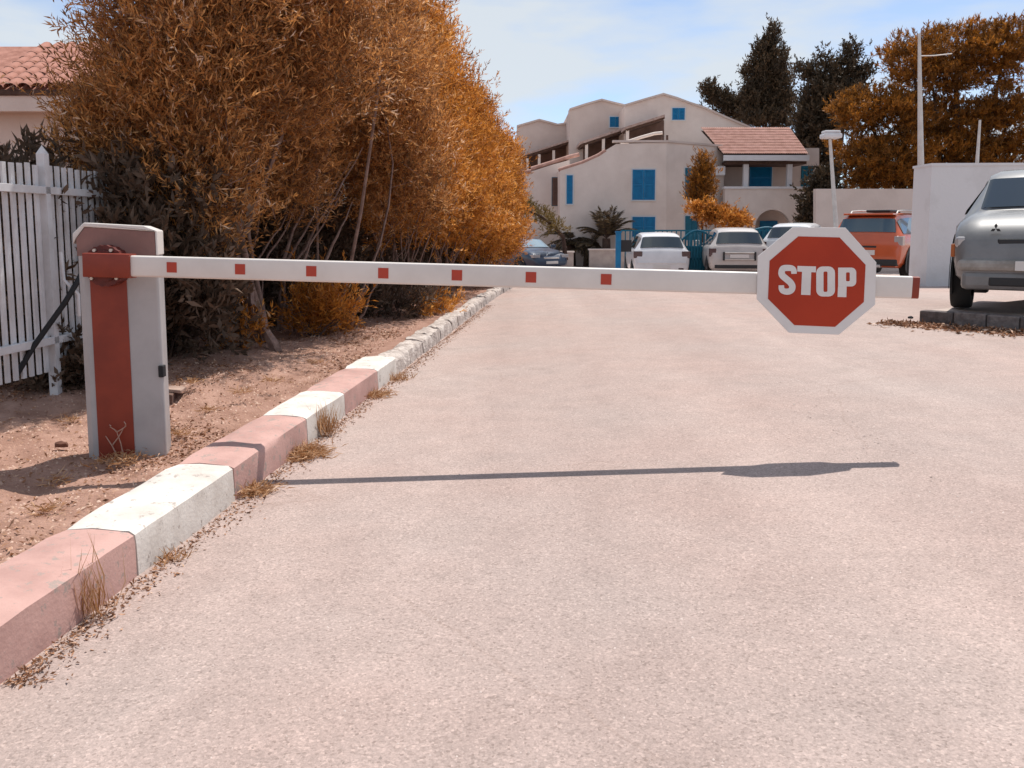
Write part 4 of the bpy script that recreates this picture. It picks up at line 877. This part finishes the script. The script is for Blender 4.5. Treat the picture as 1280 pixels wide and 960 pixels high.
# ------------------------------------------------------------------ far trees
def epx(Y, *l):
    o = []
    for (px, py, rx, ry, *dy) in l:
        c = at(px, py, Y+(dy[0] if dy else 0)); k = (Y)/F; o.append((c.x, c.y, c.z, rx*k, rx*k*.9, ry*k))
    return o
def far_tree(name, label, Y, bx, ells, m, ntw, per, ll, lw, tl, csig, clump, up=.4, flat=1, r0=.16, bark=None, tops=None, spread=.75):
    b = at(bx, 330, Y); bz = min(-.42, base(Y))-.1; t = thing(name, label, 'tree', (b.x, Y, bz)); mb = MB()
    top = max(ells, key=lambda e: e[2]); mb.tube([(b.x, Y, bz), (b.x*.6+top[0]*.4, Y, bz+(top[2]-bz)*.5), (top[0], top[1], top[2])], [r0, r0*.7, r0*.2], 8)
    for e in ells: mb.tube([(b.x*.5+e[0]*.5, Y, bz+(e[2]-bz)*.45), (e[0]*.8+b.x*.2, (e[1]+Y)/2, bz+(e[2]-bz)*.8), (e[0], e[1], e[2])], [r0*.45, r0*.3, r0*.12], 6)
    mb.build('trunk', bark or M_BARKD, t, smooth=60)
    P, D, hue = twig_pts(ells, ntw, clump=clump, csig=csig, up=up, flat=flat, shell=.4); leaves_on(P, D, hue, per, tl, ll, lw, m, t, spread=spread); return t
far_tree('cypress', 'tall dark cypress rising behind the pink roof', 58, 962, epx(58, (966, 48, 9, 14), (955, 66, 14, 16), (970, 78, 14, 18), (952, 94, 20, 16), (974, 104, 16, 18), (946, 122, 18, 16), (970, 130, 20, 18), (952, 148, 26, 14), (978, 152, 14, 12)), M_LEAF_D, 4200, 9, .20, .07, .34, .20, 40, up=.9)
far_tree('cypress', 'dark ragged cypress with several tops right of the tallest one', 47, 1032, epx(47, (1030, 74, 8, 16), (1032, 100, 20, 16), (1066, 72, 9, 16), (1060, 94, 18, 18), (1081, 94, 11, 7), (1004, 92, 11, 6), (1042, 122, 42, 18), (1030, 150, 38, 22), (1018, 182, 26, 26), (1028, 214, 22, 26)), M_LEAF_D, 5000, 9, .18, .065, .30, .16, 36, up=.7)
far_tree('cypress', 'small dark brown conifer clump right of the tallest terrace roof', 60, 905, epx(60, (889, 118, 8, 12), (903, 128, 12, 12), (918, 136, 16, 14), (935, 142, 16, 14)), M_LEAF_D, 1700, 8, .2, .075, .34, .2, 36, up=.8)
far_tree('pine_tree', 'broad orange and brown pine behind the white wall', 36, 1195, epx(36, (1140, 72, 34, 26, -1), (1195, 62, 42, 30), (1255, 70, 50, 40), (1165, 100, 48, 24), (1080, 138, 34, 24, -1), (1120, 148, 40, 30, -1), (1190, 150, 60, 26, .5), (1260, 150, 50, 40), (1075, 192, 34, 22), (1110, 200, 50, 28, -1), (1180, 196, 50, 34), (1250, 215, 50, 36), (1125, 225, 34, 18, -1), (1088, 226, 34, 14), (1160, 236, 40, 16), (1210, 240, 40, 18)), M_LEAF_P, 17000, 13, .15, .034, .22, .21, 50, up=.5, flat=.45, r0=.24, spread=.6)
far_tree('evergreen_bush', 'dark evergreen bush beside the arched doorway under the street lamp', 36.5, 1024, epx(36.5, (1022, 250, 18, 16), (1030, 232, 16, 16), (1020, 272, 16, 14), (1040, 262, 12, 16)), M_LEAF_D, 900, 8, .17, .08, .3, .16, 40)
far_tree('ornamental_tree', 'slender orange young tree before the turned wall of the white house', 35.5, 878, epx(35.5, (878, 212, 9, 16), (878, 232, 14, 22), (876, 252, 13, 14)), M_LEAF_P, 900, 9, .13, .035, .25, .13, 40, up=1.0, r0=.05)
far_tree('orange_shrub', 'bright orange shrub above the beige hatchback', 33, 885, epx(33, (882, 266, 13, 9), (896, 272, 14, 8), (868, 262, 7, 6)), M_LEAF_O, 600, 9, .12, .035, .2, .12, 30, r0=.03)
far_tree('orange_shrub', 'duller orange shrub just right of the bright one', 32.5, 918, epx(32.5, (912, 275, 14, 7), (926, 278, 10, 5)), M_LEAF_O, 400, 9, .12, .035, .2, .12, 30, r0=.03)
# palms
def palm(label, px, py, Y, nf, fl_, dry=.5, up=(.1, 1.2), spin=0):
    c = at(px, py, Y); bz = base(Y)-.05; t = thing('palm', label, 'palm', (c.x, Y, bz)); MB().tube([(c.x, Y, bz), (c.x, Y, (bz+c.z)/2), (c.x, Y, c.z)], [.22, .19, .17], 10).build('trunk', M_BARKD, t, smooth=60)
    P, D, sp_ = [], [], MB()
    for i in range(nf):
        az = 2*math.pi*i/nf*1.0+spin+random.uniform(-.3, .3); el = random.uniform(*up); d = Vector((math.cos(az)*math.cos(el), math.sin(az)*math.cos(el), math.sin(el))); pts = []; l = fl_*random.uniform(.75, 1.1)
        for k in range(11):
            u = k/10; pts.append(Vector((c.x, Y, c.z))+d*l*u+Vector((0, 0, -1))*l*.55*u*u*math.cos(el))
        sp_.tube(pts, [.02*(1-.8*k/10) for k in range(11)], 4)
        for k in range(60):
            u = .12+.88*k/60; j = u*10; q = pts[int(j)].lerp(pts[min(10, int(j)+1)], j-int(j)); tg_ = (pts[min(10, int(j)+1)]-pts[int(j)]).normalized() if int(j) < 10 else d
            sd = tg_.cross(Vector((0, 0, 1))).normalized()
            for s_ in (1, -1): P.append(q); D.append(tg_*.7+sd*s_*.75+Vector((0, 0, -.25)))
    sp_.build('frond_spines', M_BARKD, t); P = np.array([tuple(p) for p in P]); D = np.array([tuple(p) for p in D])
    leaf_cloud('fronds', P, D+RNG.normal(size=D.shape)*.08, .34*(.6+.6*RNG.random(len(P))), .035, M_LEAF_PALM, t, curl=.1); return t
palm('dark drooping palm just right of the dark blue car', 714, 300, 38, 20, 1.6, up=(-.2, .8)); palm('upright dark palm beside the blue gate post', 758, 298, 37, 20, 1.7, up=(.6, 1.45)); palm('low spiky dark palm between the two taller palms', 735, 312, 37.5, 14, 1.3, up=(.2, 1.1))
# arching dry bough from the hedge end
bo = thing('dry_creeper_bough', 'dry yellow-green bough arching from the tall trees over the blue car', 'bough', tuple(at(705, 300, 33)))
pth = [at(640, 255, 31), at(658, 262, 31.5), at(675, 270, 32), at(692, 282, 32.5), at(704, 296, 33), at(707, 325, 33.2)]
MB().tube(pth, [.02, .04, .05, .06, .08, .1], 6).build('stem', M_BARKD, bo)
es = [(p.x, p.y, p.z, .38, .3, .17) for p in pth[:4]]; P, D, hue = twig_pts(es, 420, clump=20, csig=.1); leaves_on(P, D, hue, 8, .2, .13, .03, leafmat('olive_dry_leaves', [(0, (.10, .065, .02)), (.6, (.22, .15, .05)), (1, (.34, .24, .10))]), bo, name='foliage')

# ------------------------------------------------------------------ small things on the ground
def tuft(label, px, py, n, h_, sp_, lean_=.6, z=0, m=None, w_=.006, flat=False, dx=0, name='dry_grass_tuft'):
    c = gp(px, py, z); P = np.array([c.x, c.y, z-.005])+RNG.normal(size=(n, 3))*np.array([sp_, sp_, .0]); 
    if flat: P[:, 2] = z+RNG.random(n)*h_*.35
    D = np.stack([RNG.normal(size=n)*lean_+dx, RNG.normal(size=n)*lean_, np.ones(n)*(.25 if flat else 1)], 1)
    o = leaf_cloud(name, P, D, h_*(.4+.8*RNG.random(n)), w_, m or M_STRAW, curl=.4); return tag(o, label, 'dry grass', 'dry tufts along the kerb')
tuft('heap of dry orange grass against the red kerb stone beyond the arm shadow', 380, 571, 900, .085, .055, 1.0, flat=True); tuft('upright dry weeds against the middle white kerb stone', 408, 546, 110, .20, .022, .25, w_=.005)
tuft('dry grass at the far red kerb stone', 470, 497, 350, .08, .06, .9, flat=True); tuft('dry grass just in front of the arm shadow at the kerb', 318, 617, 420, .07, .042, 1.0, flat=True)
tuft('tall dry weeds against the nearest red kerb stone', 118, 773, 60, .24, .026, .14, w_=.005); tuft('thin dry stalks low on the nearest white kerb stone', 214, 700, 60, .06, .03, .8); tuft('small dry tuft at the end of the painted kerb', 498, 477, 140, .10, .05, .6)
tuft('dry grass at the foot of the barrier cabinet', 150, 577, 260, .055, .07, .8, z=VP+.005, flat=True)
for k, (px, py) in enumerate(((72, 605), (90, 528), (225, 545), (262, 515), (300, 492), (340, 478), (240, 480), (58, 640), (395, 455))):
    yy = gp(px, py, VP).y; zz_ = verge_z(gp(px, py, VP).x, yy); o = tuft('small dry grass tuft on the bare earth of the verge', px, py, 60, .07, .03, .8, z=zz_, flat=True); o['group'] = 'dry tufts on the verge'
# bare twig before the cabinet
tz = VP; c = gp(150, 570, tz); tw = MB()
for a_, b_ in (((146, 569), (132, 545)), ((141, 556), (154, 536)), ((154, 568), (146, 540)), ((146, 540), (138, 534)), ((146, 540), (157, 533)), ((157, 533), (155, 527)), ((138, 534), (137, 531))):
    tw.tube([at(*a_, c.y-.02), at((a_[0]+b_[0])/2+1, (a_[1]+b_[1])/2, c.y-.03), at(*b_, c.y-.025)], [.004, .0032, .0022], 5)
tag(tw.build('bare_twig', M_STRAW if False else mat('pale_twig', (.42, .26, .20), .9)), 'bare forked twig standing before the red stripe of the cabinet', 'twig')
# slab propped beside the cabinet, stones
s0 = gp(208, 512, VP)
def rock(name, label, px, py, z, sx, sy, sz, m, rz=0):
    c = gp(px, py, z); bm = bmesh.new(); bmesh.ops.create_icosphere(bm, subdivisions=2, radius=1)
    rr = random.Random(px)
    for v in bm.verts:
        k = 1+rr.uniform(-.16, .16); v.co = Vector((v.co.x*sx*k, v.co.y*sy*k, max(v.co.z, -.5)*sz*k))
    me = bpy.data.meshes.new(name); bm.to_mesh(me); bm.free(); me.materials.append(m); o = bpy.data.objects.new(name, me); C.objects.link(o); o.location = (c.x, c.y, z+sz*.4); o.rotation_euler = (0, 0, rz); return tag(o, label, 'stone')
fs = MB().prism([gp(200, 489, VP+.10), gp(226, 492, VP+.10), gp(233, 487, VP+.10), gp(204, 485, VP+.10)], (0, 0, .022)).build('flat_stone', M_STONE, bevel=.004); tag(fs, 'flat pale stone lying on a block beside the cabinet', 'stone')
q = [gp(203, 510, VP), gp(216, 512, VP), gp(221, 505, VP), gp(206, 503, VP)]; fb = MB().prism([p-Vector((0, 0, .02)) for p in q], (0, 0, .119)).build('stone_block', mat('dark_block', (.17, .10, .075), .9, scale=20, col2=(.1, .06, .05)), bevel=.006); tag(fb, 'dark block under the flat stone beside the cabinet', 'stone')
rock('stone', 'brown stone on the earth left of the cabinet foot', 77, 558, VP, .04, .03, .022, mat('brown_stone', (.16, .07, .045), .9, scale=20, col2=(.1, .045, .03)))
rock('stone', 'reddish stone half hidden by the fence strap', 66, 447, VP+.26, .05, .04, .03, M_STONE)
rock('pebble', 'tiny dark pebble on the asphalt beside the arm shadow near the kerb', 371, 595, 0, .006, .006, .006, M_BLACK)
rock('pebble', 'dark pebble on the road near the right kerb', 1138, 398, .135, .03, .03, .022, M_BLACK)
# fallen leaves and grit (nobody could count them)
def litter(name, label, n, fn, ll, lw, m):
    P = np.array([fn() for _ in range(n)]); D = np.stack([RNG.normal(size=n), RNG.normal(size=n), RNG.normal(size=n)*.25+.1], 1)
    o = leaf_cloud(name, P, D, ll*(.5+RNG.random(n)), lw*(.6+.8*RNG.random(n)), m, curl=.5); o['kind'] = 'stuff'; o['label'] = label; return o
def on_verge():
    while True:
        y = 3+19*random.random()**1.5; e = random.random()**1.1*2.6; x = kerb_pt(y).x-KW-.02-e
        if random.random() < .12+.9*sstep(.0, 1.0, math.sin(1.7*x+2.3*y)*math.sin(2.9*x-1.1*y)+.35*sstep(6, 9, y)): break
    return (x, y, verge_z(x, y)+.004+random.random()*.006)
litter('leaf_litter', 'dry fallen leaves scattered over the earth verge', 26000, on_verge, .028, .009, M_LITTER)
def at_kerb():
    y = 2.2+11*random.random()**1.4; e = abs(random.gauss(0, .055)); x = kerb_pt(y).x+.012+e; return (x, y, road_z(x, y)+.004)
litter('kerb_litter', 'dry leaf crumbs gathered along the foot of the kerb', 3800, at_kerb, .018, .007, M_LITTER)
def at_right():
    t = random.random()*4.2-.35; l = -abs(random.gauss(0, .22))-.02+max(0, -t)*.3*random.random(); p = R0+rdir*t+rn*l; return (p.x, p.y, road_z(p.x, p.y)+.005+random.random()*.008)
litter('leaf_drift', 'drift of orange leaves along the right kerb', 5200, at_right, .05, .02, M_LITTER)
def gravel(name, label, n, fn, r, m):
    base_v = np.array([(1, 0, 0), (-1, 0, 0), (0, 1, 0), (0, -1, 0), (0, 0, 1)], np.float32); fs = np.array([(0, 2, 4), (2, 1, 4), (1, 3, 4), (3, 0, 4)], np.int32)
    Pp = np.array([fn() for _ in range(n)], np.float32); sc = (r*(.4+1.2*RNG.random((n, 1, 1))**2)*(.6+.8*RNG.random((n, 1, 3)))).astype(np.float32); an_ = RNG.random(n)*6.28
    V = base_v[None]*sc; c, s = np.cos(an_)[:, None], np.sin(an_)[:, None]; X = V[:, :, 0]*c-V[:, :, 1]*s; Y = V[:, :, 0]*s+V[:, :, 1]*c; V = np.stack([X, Y, V[:, :, 2]], 2)+Pp[:, None]
    me = bpy.data.meshes.new(name); me.vertices.add(5*n); me.vertices.foreach_set('co', V.astype(np.float32).ravel()); idx = (fs[None]+5*np.arange(n)[:, None, None]).astype(np.int32).ravel()
    me.loops.add(len(idx)); me.loops.foreach_set('vertex_index', idx); me.polygons.add(4*n); me.polygons.foreach_set('loop_start', np.arange(0, 12*n, 3, dtype=np.int32)); me.polygons.foreach_set('loop_total', np.full(4*n, 3, np.int32)); me.update(calc_edges=True)
    a = me.attributes.new('rnd', 'FLOAT', 'FACE'); a.data.foreach_set('value', np.repeat(RNG.random(n), 4).astype(np.float32)); me.materials.append(m); o = bpy.data.objects.new(name, me); C.objects.link(o); o['kind'] = 'stuff'; o['label'] = label; return o
M_GRIT = leafmat('earth_grit', [(0, (.22, .12, .08)), (.5, (.40, .24, .17)), (1, (.56, .40, .32))], 0, .95)
M_CHIP = leafmat('road_chippings', [(0, (.24, .19, .17)), (.4, (.40, .32, .29)), (1, (.58, .49, .45))], 0, .95)
def vg():
    y = 2.6+7*random.random()**1.6; e = random.random()*1.9; x = kerb_pt(y).x-KW-.01-e; return (x, y, verge_z(x, y)-.002)
gravel('verge_grit', 'small stones and grit on the earth verge', 20000, vg, .007, M_GRIT)
def rg():
    y = 1.6+5.5*random.random()**1.5; x = kerb_pt(y).x+.03+random.random()*(1.5+y*.75); return (x, y, road_z(x, y)-.0015)
gravel('road_chippings', 'pale stone chippings standing proud of the worn asphalt', 9000, rg, .0034, M_CHIP)
